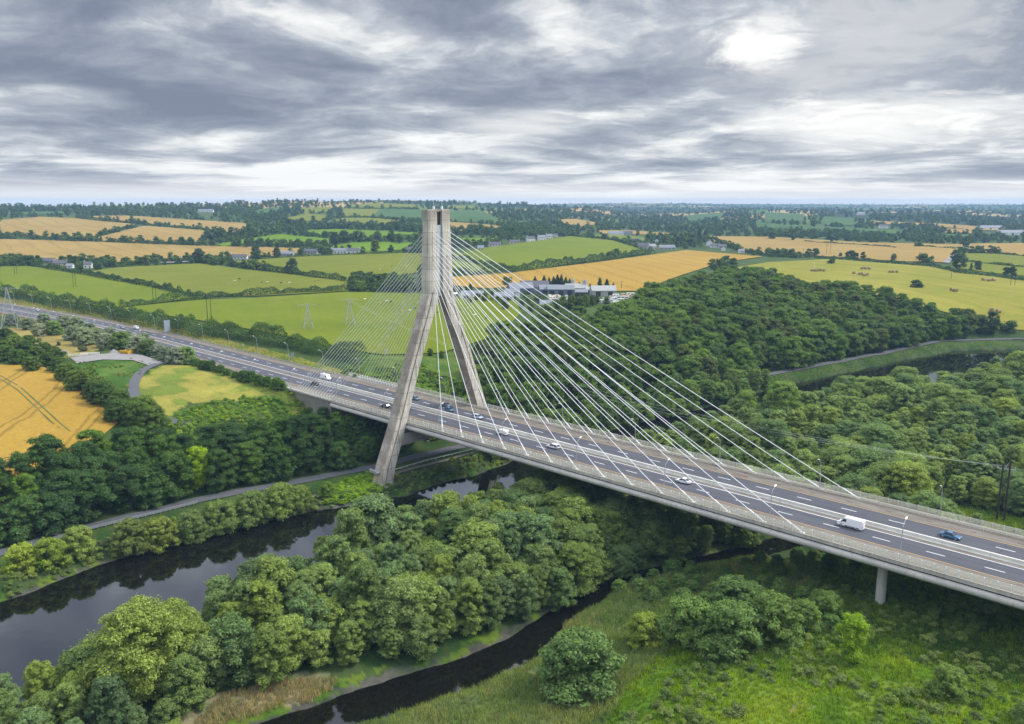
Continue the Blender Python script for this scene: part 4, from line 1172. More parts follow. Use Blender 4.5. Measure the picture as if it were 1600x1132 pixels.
# meadow grass and reeds
def tuft(name, nb, h, w, spread):
    v = []; f = []
    for k in range(nb):
        a = RNG.random()*6.283; r = spread*math.sqrt(RNG.random()); x, y = r*math.cos(a), r*math.sin(a)
        b = RNG.random()*6.283; hh = h*(.55+.6*RNG.random()); ww = w*(.6+.8*RNG.random()); le = hh*.45*RNG.random()
        q = RNG.random()*6.283; i = len(v)
        dx, dy = math.cos(b)*ww/2, math.sin(b)*ww/2; lx, ly = math.cos(q)*le, math.sin(q)*le
        v += [(x-dx, y-dy, -.1), (x+dx, y+dy, -.1), (x+dx*.7+lx*.4, y+dy*.7+ly*.4, hh*.6), (x-dx*.7+lx*.4, y-dy*.7+ly*.4, hh*.6), (x+lx, y+ly, hh)]
        f += [(i, i+1, i+2), (i, i+2, i+3), (i+3, i+2, i+4)]
    return mesh_from(name, np.array(v), np.array(f), RNG.random(len(f)), [M_leaf])
def stock(key, meshes):
    c = bpy.data.collections.new('stock_'+key)
    for i, me in enumerate(meshes):
        c.objects.link(bpy.data.objects.new('%s_%02d' % (key, i), me))
    return c
TUFT = stock('tuft', [tuft('grass_tuft', 26, .85, .17, .75) for _ in range(5)])
REED = stock('reed', [tuft('reed_tuft', 30, 1.7, .13, .8) for _ in range(5)])
def grass(name, coll, poly, x0, x1, y0, y1, r, tints, s0, s1, test=None):
    pts = poisson(lambda X, Y: inpoly(poly, X, Y) & (test(X, Y) if test else True), x0, x1, y0, y1, r, 5)
    X, Y = pts[:, 0], pts[:, 1]; Z = T(X, Y)
    m = visible(X, Y, Z, 30) & (Z > .5); X, Y, Z = X[m], Y[m], Z[m]
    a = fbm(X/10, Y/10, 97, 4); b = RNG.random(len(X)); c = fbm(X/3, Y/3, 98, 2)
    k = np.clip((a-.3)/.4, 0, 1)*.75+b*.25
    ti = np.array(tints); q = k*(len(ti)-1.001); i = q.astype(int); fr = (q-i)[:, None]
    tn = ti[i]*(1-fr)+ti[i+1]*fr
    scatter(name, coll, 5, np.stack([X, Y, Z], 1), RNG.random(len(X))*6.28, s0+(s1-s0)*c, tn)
mead = poly_world([(920, 1180), (985, 1070), (1030, 1025), (1060, 1000), (1250, 975), (1300, 870), (1660, 955), (1660, 1180)])
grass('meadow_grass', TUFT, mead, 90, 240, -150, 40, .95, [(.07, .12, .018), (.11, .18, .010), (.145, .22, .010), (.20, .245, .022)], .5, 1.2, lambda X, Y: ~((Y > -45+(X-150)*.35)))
grass('shade_tinted_grass', TUFT, mead, 90, 240, -150, 40, 1.0, [(.038, .075, .014), (.06, .105, .015), (.085, .135, .014), (.11, .15, .022)], .6, 1.5, lambda X, Y: (Y > -45+(X-150)*.35))  # darker tints put the bridge's shade into the grass colour
rd0 = poly_world([(430, 1180), (560, 1082), (690, 1068), (840, 1090), (900, 1062), (1000, 1000), (1010, 930), (950, 925), (850, 990), (830, 1060), (960, 1040), (860, 1095), (690, 1180)])
def f_reed(X, Y):
    return (X > np.interp(Y, CY, CR)+1.2) & (X < 175) & ~inpoly(mead, X, Y) & (Y > -170) & (Y < 10)
grass('reed_bed', REED, [(80, -170), (175, -170), (175, 10), (80, 10)], 85, 175, -165, 8, .85, [(.085, .135, .055), (.125, .175, .062), (.155, .195, .07), (.19, .195, .085)], .45, 1.0, f_reed)
grass('marsh_grass', TUFT, CLEAR, 140, 260, 20, 140, 1.3, [(.06, .11, .018), (.10, .15, .015), (.16, .19, .03)], .7, 1.4)
grass('dry_reed_bed', REED, REEDS, 60, 110, -190, -90, .75, [(.22, .19, .11), (.28, .235, .14), (.17, .17, .08)], .5, .95)

ym = poly_world([(205, 604), (232, 578), (262, 570), (320, 573), (362, 587), (425, 600), (470, 640), (380, 628), (300, 632), (262, 655), (228, 640)])
gm = poly_world([(115, 566), (205, 561), (236, 570), (212, 590), (200, 615), (160, 605)])
lot_stuff('rough_weeds', 'spray', poisson(lambda X, Y: inpoly(gm, X, Y) & (fbm(X/9, Y/9, 64, 3) > .5), -260, -90, -90, 0, 1.6), .3, .9, [(.07, .12, .018), (.10, .15, .02), (.15, .17, .03)])
def f_verge(X, Y): return (X < -70) & (np.abs(Y-road_y(X)) > 15.2) & (np.abs(Y-road_y(X)) < 24)
pts_v = poly_world([(0, 470), (300, 520), (560, 560), (480, 620), (250, 560), (0, 500)])
grass('verge_grass', TUFT, [(-700, -120), (-70, -60), (-70, 60), (-700, 60)], -520, -70, -60, 40, 2.0, [(.14, .15, .02), (.20, .19, .03), (.17, .18, .025)], .5, .9, f_verge)
def f_rbank(X, Y):
    s_ = toe_s(X, Y); d1, d2 = chan(X, Y)
    return (Y > 120) & (Y < 470) & (s_ < -12.5) & (d1 < -.5) & (d1 > -30) & (X < 140) & (X < np.interp(Y, RY, RL)+4)
grass('bank_grass', REED, [(-50, 100), (200, 100), (200, 480), (-50, 480)], -20, 140, 120, 470, 1.7, [(.08, .13, .02), (.12, .18, .02), (.17, .19, .05)], .4, .8, f_rbank)

def f_mid(X, Y):
    s_ = toe_s(X, Y); d1, d2 = chan(X, Y)
    return (Y > 46) & (Y < 226) & (s_ < -12.5) & (d1 < .5) & (X < np.interp(Y, RY, RL)+2) & free(X, Y, 3)
wood_lot('bank_tree', 'willow', poisson(f_mid, -40, 40, 46, 226, 6.0), lambda x, y: 8+5*vnoise(x/12, y/12, 87)+1.5*RNG.random(), [(.10, .165, .04), (.085, .14, .04), (.13, .185, .03)],
   ('pale green tree on the strip between the river road and the river beyond the bridge', 'darker tree on the strip between the river road and the river beyond the bridge'), 'tree', 'trees between river road and river beyond the bridge', 'bank_thicket', 300, 1.0, [('bush', .3)])

lot_stuff('meadow_scrub', 'spray', poisson(lambda X, Y: inpoly(mead, X, Y) & (fbm(X/13, Y/13, 66, 3) > np.where(Y > -45+(X-150)*.35, .47, .60)) & free(X, Y, 0), 100, 240, -150, 40, 2.2), .6, 1.9, [(.055, .10, .025), (.09, .14, .03), (.13, .17, .05), (.10, .15, .02)])

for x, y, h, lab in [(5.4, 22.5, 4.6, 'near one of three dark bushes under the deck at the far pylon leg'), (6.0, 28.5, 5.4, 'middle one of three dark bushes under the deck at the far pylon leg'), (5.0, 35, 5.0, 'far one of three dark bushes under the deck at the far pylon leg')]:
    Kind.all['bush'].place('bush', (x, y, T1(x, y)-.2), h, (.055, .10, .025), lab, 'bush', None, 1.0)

# ------------------------------------------------------------------ hedges, far trees
def hedge(px, h, w, label, tint=(.032, .055, .02), name='hedge'):
    W = [G(*p) for p in px]; P = []
    for a, b in zip(W[:-1], W[1:]):
        n = max(1, int((b-a).length/4)); P += [a.lerp(b, i/n) for i in range(n)]
    P.append(W[-1]); P = np.array([(p.x, p.y) for p in P])
    P = P+np.stack([(vnoise(P[:, 0]*.05, P[:, 1]*.05, 3)-.5)*4, (vnoise(P[:, 0]*.05, P[:, 1]*.05, 4)-.5)*4], 1)
    D = math.hypot(P[:, 0].mean()-CAM[0], P[:, 1].mean()-CAM[1])
    seg = np.linalg.norm(np.diff(P, axis=0), axis=1); Lg = seg.sum()
    ls = max(.5, D*.0012)
    n = int(min(16000, max(300, Lg*(w+2*h)/(ls*ls)*1.6)))
    cum = np.concatenate([[0], np.cumsum(seg)])
    t = RNG.random(n)*Lg
    x = np.interp(t, cum, P[:, 0]); y = np.interp(t, cum, P[:, 1])
    hh = h*(.45+1.0*vnoise(t/7, t*0, 8)); gap = vnoise(t/26, t*0+3, 9) < .10
    a = RNG.random(n)*math.pi
    k = np.clip(np.searchsorted(cum, t)-1, 0, len(seg)-1)
    dd = np.diff(P, axis=0)[k]; dd /= np.linalg.norm(dd, axis=1)[:, None]+1e-9
    o = np.cos(a)*w/2*(.75+.35*RNG.random(n)); zz = np.abs(np.sin(a))**.7*hh*(.85+.25*RNG.random(n))
    X = x-dd[:, 1]*o; Y = y+dd[:, 0]*o; Z = T(X, Y)+zz
    pos = np.stack([X, Y, Z], 1)[~gap]; a = a[~gap]; dd = dd[~gap]; m = len(pos)
    nn = np.stack([-dd[:, 1]*np.cos(a), dd[:, 0]*np.cos(a), np.sin(a)], 1)+unit(m)*.7; nn /= np.linalg.norm(nn, axis=1)[:, None]
    c = P.mean(0); z0 = T1(c[0], c[1]); org = np.array([c[0], c[1], z0])
    v, f, leaf = quads_mesh('', pos-org, nn, ls*(.6+.8*RNG.random(m)), np.clip(.5*vnoise(t[~gap]/5, t[~gap]*0, 12)+.5*RNG.random(m), 0, 1))
    o = link(name, mesh_from(name, v, f, leaf, [M_leaf]), None, tuple(org)); o['tint'] = list(tint)
    return tag(o, label, 'hedge')
H_ = [
 ([(47, 417), (140, 431), (225, 447), (312, 467)], 5, 4, 'tall hedge running diagonally between the left green field and the pasture with cattle'),
 ([(312, 468), (350, 464), (400, 463), (460, 459), (540, 456)], 5, 4, 'hedge along the top of the big pasture with the two small lattice masts'),
 ([(188, 483), (220, 477), (265, 471), (320, 469)], 5, 5, 'short bushy hedge in the corner where three green fields meet behind the twin poles'),
 ([(0, 458), (60, 470), (160, 492), (260, 513), (330, 524)], 8, 9, 'thick tree hedge on the field side of the motorway left of the blue road sign'),
 ([(330, 524), (400, 532), (450, 543), (520, 556), (565, 566)], 8, 9, 'thick tree hedge on the field side of the motorway right of the road sign'),
 ([(-10, 417), (35, 417)], 5, 4, 'low clipped hedge at the far left edge above the green field'),
 ([(170, 415), (240, 412), (310, 408), (345, 406)], 4, 4, 'hedge between the farmhouse with dark trees and the barley stubble'),
 ([(318, 410), (360, 415), (400, 421), (450, 428), (540, 441)], 6, 4, 'hedge with small trees behind the pasture where cattle graze'),
 ([(400, 406), (480, 402), (590, 398), (655, 395)], 2.6, 3, 'dark hedge below the row of white bungalows left of the pylon'),
 ([(0, 370), (45, 372), (85, 375), (130, 378)], 6, 5, 'hedge with tree clumps on the left barley hillside'),
 ([(165, 379), (220, 382), (300, 384)], 7, 5, 'bushy hedge across the middle of the barley hillside'),
 ([(150, 371), (180, 362), (215, 353)], 4, 4, 'broken hedge climbing between two barley fields'),
 ([(225, 351), (270, 355), (322, 361)], 4, 4, 'hedge with scattered bushes between the upper barley fields'),
 ([(120, 342), (160, 347), (225, 351)], 4, 4, 'low hedge below the top barley field on the left hill'),
 ([(388, 384), (440, 386), (512, 386)], 8, 6, 'dark hedge with round trees under the bright green field on the left'),
 ([(475, 371), (500, 371), (575, 378), (655, 374)], 8, 6, 'line of trees under the upper bright green field left of the pylon'),
 ([(440, 354), (500, 358), (560, 359), (655, 362)], 10, 8, 'dark belt of trees across the hillside left of the pylon top'),
 ([(520, 341), (582, 341), (655, 347)], 6, 5, 'hedge under the deep green field near the pylon top'),
 ([(550, 327), (600, 327.5), (655, 328.5)], 6, 5, 'hedge along the ridge behind the pylon top'),
 ([(700, 430), (740, 431), (800, 427), (860, 417), (925, 410), (980, 402), (1020, 397)], 8, 7, 'long dark hedge between the green hill field and the golden wheat'),
 ([(885, 368.5), (960, 377), (985, 385), (1000, 389)], 5, 4, 'hedge along the top edge of the green hill field'),
 ([(700, 403), (735, 411), (778, 421), (800, 425)], 6, 4, 'hedge across the lower part of the green hill field behind the stays'),
 ([(1200, 402), (1280, 404), (1375, 412), (1455, 418), (1500, 428), (1560, 434), (1640, 445)], 4, 4, 'hedge with small trees behind the hay meadow'),
 ([(1255, 378), (1350, 384), (1400, 388)], 2.5, 4, 'thin hedge across the pale barley on the right'),
 ([(1440, 386), (1480, 389), (1505, 391)], 3, 4, 'low scrub strip in the pale barley right of the copse'),
 ([(1513, 396), (1560, 398), (1640, 404)], 3, 4, 'hedge under the far right barley field'),
 ([(1503, 409), (1560, 415), (1640, 423)], 3, 4, 'hedge between the two small yellow-green fields at the right'),
 ([(1115, 374), (1130, 383), (1160, 393), (1195, 400)], 5, 5, 'hedge below the white farmhouses beside the golden wheat'),
 ([(695, 366), (740, 367), (800, 368), (860, 367)], 14, 14, 'dark wood edge beyond the houses right of the pylon'),
 ([(940, 372), (985, 380), (1060, 385)], 6, 5, 'garden hedge in front of the grey houses on the hill'),
]
for px, h, w, lab in H_: hedge(px, h, w, lab, mix3((.034, .066, .018), (.05, .09, .02), random.random()))

INFIELD = lambda u, v: any(_inp(p, u, v) for p in FPXPOLY)
def _inp(poly, x, y):
    c = False; j = len(poly)-1
    for i in range(len(poly)):
        xi, yi = poly[i]; xj, yj = poly[j]
        if (yi > y) != (yj > y) and x < (xj-xi)*(y-yi)/(yj-yi)+xi: c = not c
        j = i
    return c
# single trees: foot column, foot row, height, kind, label
FT = [(206, 349, 15, 'lone round tree standing on the line between two barley fields'), (51, 374, 14, 'large tree on the hedge of the left barley hillside'), (100, 374, 11, 'tree in the middle of the left barley hedge'), (141, 377, 12, 'wide tree where the left barley hedge turns'), (123, 369, 7, 'small bushy tree above the wide tree in the barley hedge'),
 (185, 360, 7, 'small tree on the climbing hedge between barley fields'), (172, 363, 5, 'bush below the small tree on the climbing hedge'), (247, 407, 7, 'small lone bush in the barley above the farm'), (312, 411, 17, 'tall ivy-clad tree at the end of the pasture hedge'), (304, 411, 12, 'round tree beside the tall ivy-clad tree'),
 (322, 379, 17, 'leftmost big tree of the group at the end of the barley'), (335, 378, 18, 'tall tree in the group at the end of the barley'), (347, 377, 20, 'tallest tree of the group at the end of the barley'), (362, 374, 19, 'right tree of the group at the end of the barley'), (390, 370, 22, 'big dark tree above the bright green corner field'), (372, 386, 13, 'round tree on the green slope under the group'), (386, 387, 13, 'second round tree on the green slope under the group'), (355, 404, 9, 'round tree next to the low white bungalow'), (400, 402, 14, 'dark tree at the foot of the barley right of the bungalow'),
 (457, 428, 16, 'lone tree in the hedge of the cattle pasture'), (550, 441, 6, 'small bush at the gap in the pasture hedge'), (523, 383, 19, 'round tree by the road left of the bright field'), (538, 379, 18, 'tree behind the bright green field'), (560, 379, 17, 'bushy tree right of the bright green field'), (586, 394, 16, 'single tree on the bright green field left of the pylon'), (567, 395, 8, 'small round tree right of the white bungalows'), (612, 379, 19, 'tall tree close to the pylon on its left'), (590, 379, 17, 'wide tree near the pylon left side'), (625, 381, 15, 'dark tree almost touching the pylon edge'),
 (489, 351, 18, 'tree on the pale slope of the ridge'), (532, 341, 16, 'dark tree beside the olive hill field'), (515, 336, 14, 'tree above the pale hill field'), (433, 403, 13, 'tree at the left end of the bungalow row'), (472, 357, 20, 'big tree in the dark belt left'), (447, 356, 20, 'first big tree in the dark belt'), (617, 356, 20, 'tree in the dark belt near the pylon'), (630, 354, 20, 'last tree in the dark belt by the pylon'),
 (963, 403, 12, 'round tree rising from the hedge above the golden wheat'), (950, 405, 9, 'smaller tree left of the round tree on the wheat hedge'), (1015, 377, 20, 'tall airy tree behind the cream house'), (1030, 378, 16, 'airy tree right of the cream house'), (1055, 384, 22, 'large tree in the clump between grey and white houses'), (1068, 384, 22, 'large dark tree in the clump by the white gable'), (1040, 385, 18, 'tree left in the clump between the houses'), (1080, 385, 19, 'tree right in the clump by the white gable'), (1094, 376, 24, 'tall thin tree above the white gable'), (1102, 378, 20, 'second tall thin tree above the white gable'),
 (1207, 374, 20, 'dark tree at the left end of the right barley field'), (1237, 376, 21, 'tall tree on the far edge of the right barley field'), (1298, 380, 23, 'biggest lone tree on the far edge of the right barley field'), (1435, 386, 13, 'round tree on the barley behind the copse'), (1274, 401, 11, 'dark oval tree behind the hay meadow'), (1313, 402, 6, 'small pale tree in the meadow hedge'), (1324, 404, 9, 'left tree of the trio in the meadow hedge'), (1330, 405, 11, 'middle tree of the trio in the meadow hedge'), (1337, 405, 8, 'right tree of the trio in the meadow hedge'), (1348, 405, 9, 'pale round tree right of the trio'), (1396, 408, 9, 'round tree left of the dark copse foot'), (1445, 411, 11, 'bushy tree beside the pale poles'),
 (1495, 420, 12, 'round tree left of the pair by the yellow-green field'), (1505, 419, 10, 'round tree in the pair by the yellow-green field'), (1528, 423, 11, 'dark oval tree on the hedge of the yellow-green field'), (1517, 422, 8, 'thin tree left of the dark oval tree'), (1572, 431, 9, 'left tree of two above the twin poles'), (1582, 432, 10, 'right tree of two above the twin poles'), (1509, 387, 18, 'dark tree where the lane meets the barley'), (1492, 408, 14, 'tree beside the farm lane'), (1502, 409, 10, 'bush beside the farm lane'), (1300, 413, 7, 'bush on the brown bank above the hay meadow'), (1432, 450, 7, 'lone dark bush in the hay meadow'), (1578, 520, 9, 'round dark bush at the edge of the hay meadow near the marsh'),
 (1549, 522, 17, 'tall open tree at the corner of the hillside wood'), (1532, 521, 14, 'tree next to the tall open tree at the wood corner'), (1242, 403, 6, 'bush in front of the barley near the wood'), (1225, 352, 16, 'tree on the green slope far right of the bridge stays'), (1238, 351, 15, 'second tree on the far green slope'), (1272, 355, 26, 'massive dark tree between the far green fields'), (1179, 336, 16, 'lone tree on the far pale slope')]
for u, v, h, lab in FT:
    p = G(u, v); NAMED.append((p.x, p.y, h))
    d = (p-Vector(CAM)).length
    if 'bush' in lab: k = 'farbush'
    else: k = 'forest' if d < 1300 else 'far'
    Kind.all[k].place('bush' if 'bush' in lab else 'field_tree', (p.x, p.y, p.z-.2), h, mix3((.036, .064, .022), (.065, .105, .026), random.random()), lab, 'bush' if 'bush' in lab else 'tree', None, 1.0 if 'thin' not in lab else .6, trunk=d < 1300)
CON = [(836, 442, 8), (850, 447, 12), (858, 447, 10), (865, 447, 11), (871, 447, 13), (877, 447, 13), (884, 448, 11), (890, 449, 10), (905, 450, 7), (912, 450, 7), (937, 454, 14), (948, 455, 13), (958, 455, 9), (922, 451, 6), (729, 462, 9), (720, 458, 8), (709, 458, 10), (735, 458, 11)]
for u, v, h in CON:
    p = G(u, v)
    Kind.all['conifer'].place('conifer', (p.x, p.y, p.z-.2), h*.8, (.03, .058, .026), 'dark conifer in the row behind the builder yard, against the golden wheat', 'tree', 'conifers behind the builder yard', 1.15)
YT = [(838, 470, 5), (852, 474, 6), (895, 472, 5), (905, 474, 6), (932, 476, 6), (948, 479, 6), (880, 483, 7), (790, 484, 6), (778, 474, 5), (825, 473, 4), (868, 492, 9), (880, 489, 10), (893, 488, 10), (905, 487, 9), (850, 480, 6), (843, 474, 5), (915, 480, 8), (925, 478, 7), (830, 488, 6), (815, 482, 5), (804, 470, 4), (820, 466, 5), (786, 478, 6), (860, 497, 8), (797, 447, 7), (790, 446, 7), (745, 470, 5), (757, 472, 6), (770, 468, 6), (735, 474, 5)]
for u, v, h in YT:
    p = G(u, v)
    Kind.all['broadleaf'].place('yard_tree', (p.x, p.y, p.z-.2), h*1.2, mix3((.05, .085, .02), (.10, .15, .025), random.random()), 'green garden tree growing among the sheds of the builder yard', 'tree', 'trees among the sheds of the yard', .9)
# copses and far woods: whatever is not a field beyond the near valley
us = RNG.uniform(-30, 1640, 9000); vs = 316+(RNG.random(9000)**1.35)*112
# denser where the photo has woods: pixel boxes
BOX = [(0, 90, 325, 331, 40), (100, 420, 326, 338, 200), (240, 470, 320, 334, 160), (740, 900, 330, 352, 260), (700, 830, 352, 368, 160), (900, 1180, 334, 362, 420), (800, 905, 350, 372, 180), (1130, 1290, 326, 336, 120), (1280, 1600, 332, 362, 500), (1350, 1442, 392, 408, 130), (1195, 1262, 398, 406, 60), (1320, 1640, 363, 378, 260), (1180, 1330, 364, 371, 160), (430, 660, 356, 363, 120), (545, 660, 440, 458, 150), (108, 180, 408, 421, 60), (0, 36, 404, 414, 34), (350, 450, 370, 380, 60), (1440, 1500, 360, 376, 60), (1030, 1110, 378, 386, 60), (380, 470, 335, 358, 120), (640, 700, 380, 396, 60), (660, 790, 382, 394, 70)]
for a, b, c, d, n in BOX:
    us = np.concatenate([us, RNG.uniform(a, b, n)]); vs = np.concatenate([vs, RNG.uniform(c, d, n)])
FP = []
HOUSES = [(95,415),(76,411),(138,419),(110,419),(374,405),(448,400),(486,397),(530,396),(552,396),(773,385),(804,381),(829,378),(846,376),(858,374),(868,371),(962,368),(978,367.5),(994,380),(1006,389),(1018,390),(1042,390),(1026,380),(1108,384),(1118,387),(1128,388),(1130,392),(1158,395),(1380,357),(1345,336),(322,332),(1585,367.5),(1545,359)]
for u, v in zip(us, vs):
    if any(abs(u-a) < 13 and -1 < v-b < 9 for a, b in HOUSES): continue
    if INFIELD(u, v): continue
    p = G(u, v); D = math.hypot(p.x-CAM[0], p.y-CAM[1])
    if D < 640 or D > 16000: continue
    if toe_s(np.array([p.x]), np.array([p.y]))[0] < 130 and v > 400: continue
    if 700 < u < 1110 and v > 388 and not (1030 < u < 1110 and v < 390): continue      # wheat, yard and hill field
    if abs(p.y-float(road_y(p.x))) < 26 and p.x > -1200: continue
    if 1150 < u and v > 402: continue
    FP.append((p.x, p.y, p.z, D, u, v))
FP = np.array(FP); o = np.argsort(FP[:, 3]); FP = FP[o]
nn = len(FP)
hh = 5.5+5.5*RNG.random(nn)+np.where(FP[:, 3] > 2200, 1.5, 0)
tn = np.array([mix3((.038, .072, .02), (.075, .12, .028), RNG.random()**1.2) for _ in range(nn)])
K = Kind.all['far']
for i in range(min(260, nn)):
    u, v = FP[i, 4], FP[i, 5]
    where = 'left of the pylon' if u < 650 else 'right of the pylon' if u < 1100 else 'behind the hay meadow'
    K.place('hedgerow_tree', (FP[i, 0], FP[i, 1], FP[i, 2]-.3), hh[i], tn[i], 'small dark tree among the field hedges %s' % where, 'tree', 'hedgerow trees %s' % where, 1.05, trunk=False)
r = slice(min(260, nn), nn)
mid = FP[r][:, 3] < 4200
def sc(nm, kind, mm, k):
    q = FP[r][mm]
    scatter(nm, protos(kind), len(Kind.all[kind].var), np.stack([q[:, 0], q[:, 1], q[:, 2]-.3], 1), RNG.random(len(q))*6.28, hh[r][mm]/Kind.all[kind].H*k, tn[r][mm], np.full(len(q), 1.15))
sc('distant_woodland', 'far', mid, 1.0); sc('horizon_woodland', 'speck', ~mid, 1.0)

# ------------------------------------------------------------------ houses and sheds
def house(u, v, L, Wd, H, rz, wall, roof, label, name='house', cat='house', chim=1, wins=3, rise=.42, z=None):
    p = G(u, v)
    r = empty(name, (p.x, p.y, p.z-.1), rz, label, cat)
    m = MB(); g = H+Wd*rise
    m.extrude([(-Wd/2, -.6), (Wd/2, -.6), (Wd/2, H), (0, g), (-Wd/2, H)], -L/2, L/2); m.build('wall', wall, r)
    m = MB()
    for s in (-1, 1):
        a = (s*(Wd/2+.4), H-.4*rise*1.6+.05); t = .22
        m.extrude([(a[0], a[1]), (0, g+.06), (0, g+.06+t), (a[0], a[1]+t)], -L/2-.35, L/2+.35)
    ro = m.build('roof', roof, r)
    for k in range(chim):
        m = MB(); x = (-L/2+.6) if k == 0 else (L/2-.6); m.box((x, 0, g+.5), (.9, .7, 1.5)); m.box((x, 0, g+1.35), (.4, .35, .4)); m.build('chimney', wall, ro)
    for s in (-1, 1):
        for k in range(wins):
            x = -L/2+L*(k+.5)/wins
            if k == wins//2 and s < 0 and wins > 1:
                m = MB(); m.box((x, s*Wd/2, 1.05), (1.1, .12, 2.1)); m.build('door', M_door, r)
            else:
                m = MB(); m.box((x, s*Wd/2, 1.5), (1.5, .12, 1.3)); m.build('window', M_glass, r)
    return r
def shed(u, v, L, Wd, H, rz, wall, roof, label, rise=.30, doors=2, name='shed'):
    p = G(u, v)
    r = empty(name, (p.x, p.y, p.z-.1), rz, label, 'shed')
    m = MB(); g = H+Wd*rise
    m.extrude([(-Wd/2, -.6), (Wd/2, -.6), (Wd/2, H), (0, g), (-Wd/2, H)], -L/2, L/2); m.build('wall', wall, r)
    m = MB()
    for s in (-1, 1): m.extrude([(s*(Wd/2+.3), H-.3*rise+.04), (0, g+.05), (0, g+.25), (s*(Wd/2+.3), H-.3*rise+.24)], -L/2-.3, L/2+.3)
    m.build('roof', roof, r)
    for k in range(doors):
        x = -L/2+L*(k+.5)/max(doors, 1); m = MB(); m.box((x, -Wd/2, H*.42), (min(4, L/doors*.6), .14, H*.84)); m.build('door', M_dark, r)
    return r
A0 = TH-math.pi/2                     # rotation that sets a long side square to the camera's view
def HS(*a, **k): return house(*a, **k)
HS(95, 415, 15, 7, 2.8, .9, M_cream, M_slate, 'cream farmhouse left of the round dark trees on the barley edge', chim=2)
HS(76, 411, 15, 7, 2.6, .8, M_greywall, M_slate, 'low long grey farm building left of the cream farmhouse', chim=0)
HS(138, 419, 8, 6, 4.2, 1.0, M_render, M_slate, 'white house half hidden behind the round dark trees', wins=2)
HS(110, 419, 7, 5, 2.6, .8, M_render, M_tin, 'small white outbuilding in front of the cream farmhouse', chim=0, wins=1)
HS(374, 405, 20, 7, 2.8, .75, M_render, M_slate, 'low white bungalow at the edge of the barley left of the bungalow row', chim=2, wins=5)
HS(448, 400, 18, 7, 3, .8, M_greywall, M_tin, 'grey-roofed long house at the left of the bungalow row', chim=1, wins=4)
HS(486, 397, 17, 7, 3.4, .7, M_greywall, M_slate, 'dark-roofed house second in the bungalow row', chim=2, wins=4)
HS(530, 396, 20, 7, 3.6, .75, M_render, M_tin, 'long white house in the middle of the bungalow row', chim=1, wins=5)
HS(552, 396, 16, 8, 3.4, .95, M_render, M_slate, 'white house with a dark roof at the right of the bungalow row', chim=2, wins=3)
HS(645, 394, 18, 8, 3.2, .8, M_greywall, M_slate, 'blue-grey roofed house behind the back stays beside the pylon')
HS(773, 385, 18, 8, 3, .9, M_render, M_slate, 'white bungalow at the left edge of the green hill field', chim=2, wins=4)
HS(751, 391, 9, 7, 3.4, .9, M_cream, M_tin, 'small cream house with round roof below the white bungalow', chim=0, wins=2)
HS(804, 381, 16, 7, 3, 1.0, M_cream, M_slate, 'cream cottage above the green hill field', chim=2)
HS(829, 378, 13, 8, 5.4, 1.1, M_render, M_slate, 'first white two-storey house along the hill road')
HS(846, 376, 12, 8, 5.4, 1.0, M_render, M_tin, 'second white two-storey house along the hill road')
HS(858, 374, 11, 8, 5.2, .9, M_render, M_tin, 'third white house along the hill road')
HS(868, 371, 7, 6, 4, .9, M_render, M_slate, 'small white house at the end of the hill road', chim=0, wins=2)
HS(962, 368, 30, 9, 4.2, .85, M_render, M_tin, 'long white farm range on the crest behind the hill field', chim=0, wins=5)
HS(978, 367.5, 26, 9, 4.4, .85, M_greywall, M_slate, 'grey farm range right of the long white one on the crest', chim=1, wins=4)
HS(994, 380, 16, 7, 5, .9, M_cream, M_slate, 'cream two-storey house on the hill above the grey villa', chim=2, wins=4)
HS(1006, 389, 17, 9, 5, .6, M_greywall, M_slate, 'grey stone villa with gables left of the low grey house', chim=2, wins=4)
HS(1018, 390, 13, 9, 4.6, 1.3, M_greywall, M_tin, 'grey gabled wing right of the stone villa', chim=1, wins=3)
HS(1042, 390, 24, 9, 3, .8, M_greywall, M_tin, 'long low house with a pale grey roof by the garden hedge', chim=1, wins=4)
HS(1026, 380, 6, 6, 4.5, 2.2, M_render, M_slate, 'small white gable showing beside the clump of big trees', chim=0, wins=1)
HS(1108, 384, 11, 9, 5.5, 2.3, M_render, M_slate, 'white gabled house, tallest of the farm cluster by the barley', chim=1, wins=2)
HS(1118, 387, 16, 7, 3, .7, M_render, M_slate, 'white farm wing with dark roof below the tallest gable', chim=1)
HS(1128, 388, 13, 7, 3, .95, M_greywall, M_slate, 'dark-roofed outbuilding at the right of the farm cluster', chim=0, wins=2)
HS(1130, 392, 8, 6, 4, 2.2, M_render, M_slate, 'small white gable lowest in the farm cluster', chim=0, wins=1)
HS(1158, 395, 8, 5, 3, .9, M_render, M_tin, 'tiny white house at the roadside right of the farm cluster', chim=0, wins=1)
HS(1380, 357, 20, 9, 5, .8, M_render, M_slate, 'white house among trees far right beyond the green fields', chim=1, wins=3)
HS(1345, 336, 26, 10, 6, .8, M_render, M_tin, 'small pale house far away on the right hillside', chim=0)
HS(322, 332, 40, 10, 4, .8, M_render, M_tin, 'long pale farm building far away in the left woods', chim=0, wins=4)
HS(375, 318.5, 34, 12, 7, .8, M_render, M_slate, 'pale house on the left skyline', chim=0)
HS(392, 317.5, 24, 12, 7, .8, M_cream, M_slate, 'cream house on the left skyline', chim=0)
shed(1585, 367.5, 70, 18, 5, .75, M_render, M_tin, 'very long white shed near the right edge among dark trees', doors=4)
shed(1545, 359, 60, 16, 5, .75, M_render, M_tin, 'distant white shed beyond the right barley strips', doors=3)
shed(813, 459, 20, 14, 5, .95, M_bluewall, M_tin, 'white-roofed shed with blue wall at the left of the builder yard')
shed(835, 457, 24, 16, 5, .8, M_greywall, M_slate, 'broad dark-roofed barn in the builder yard')
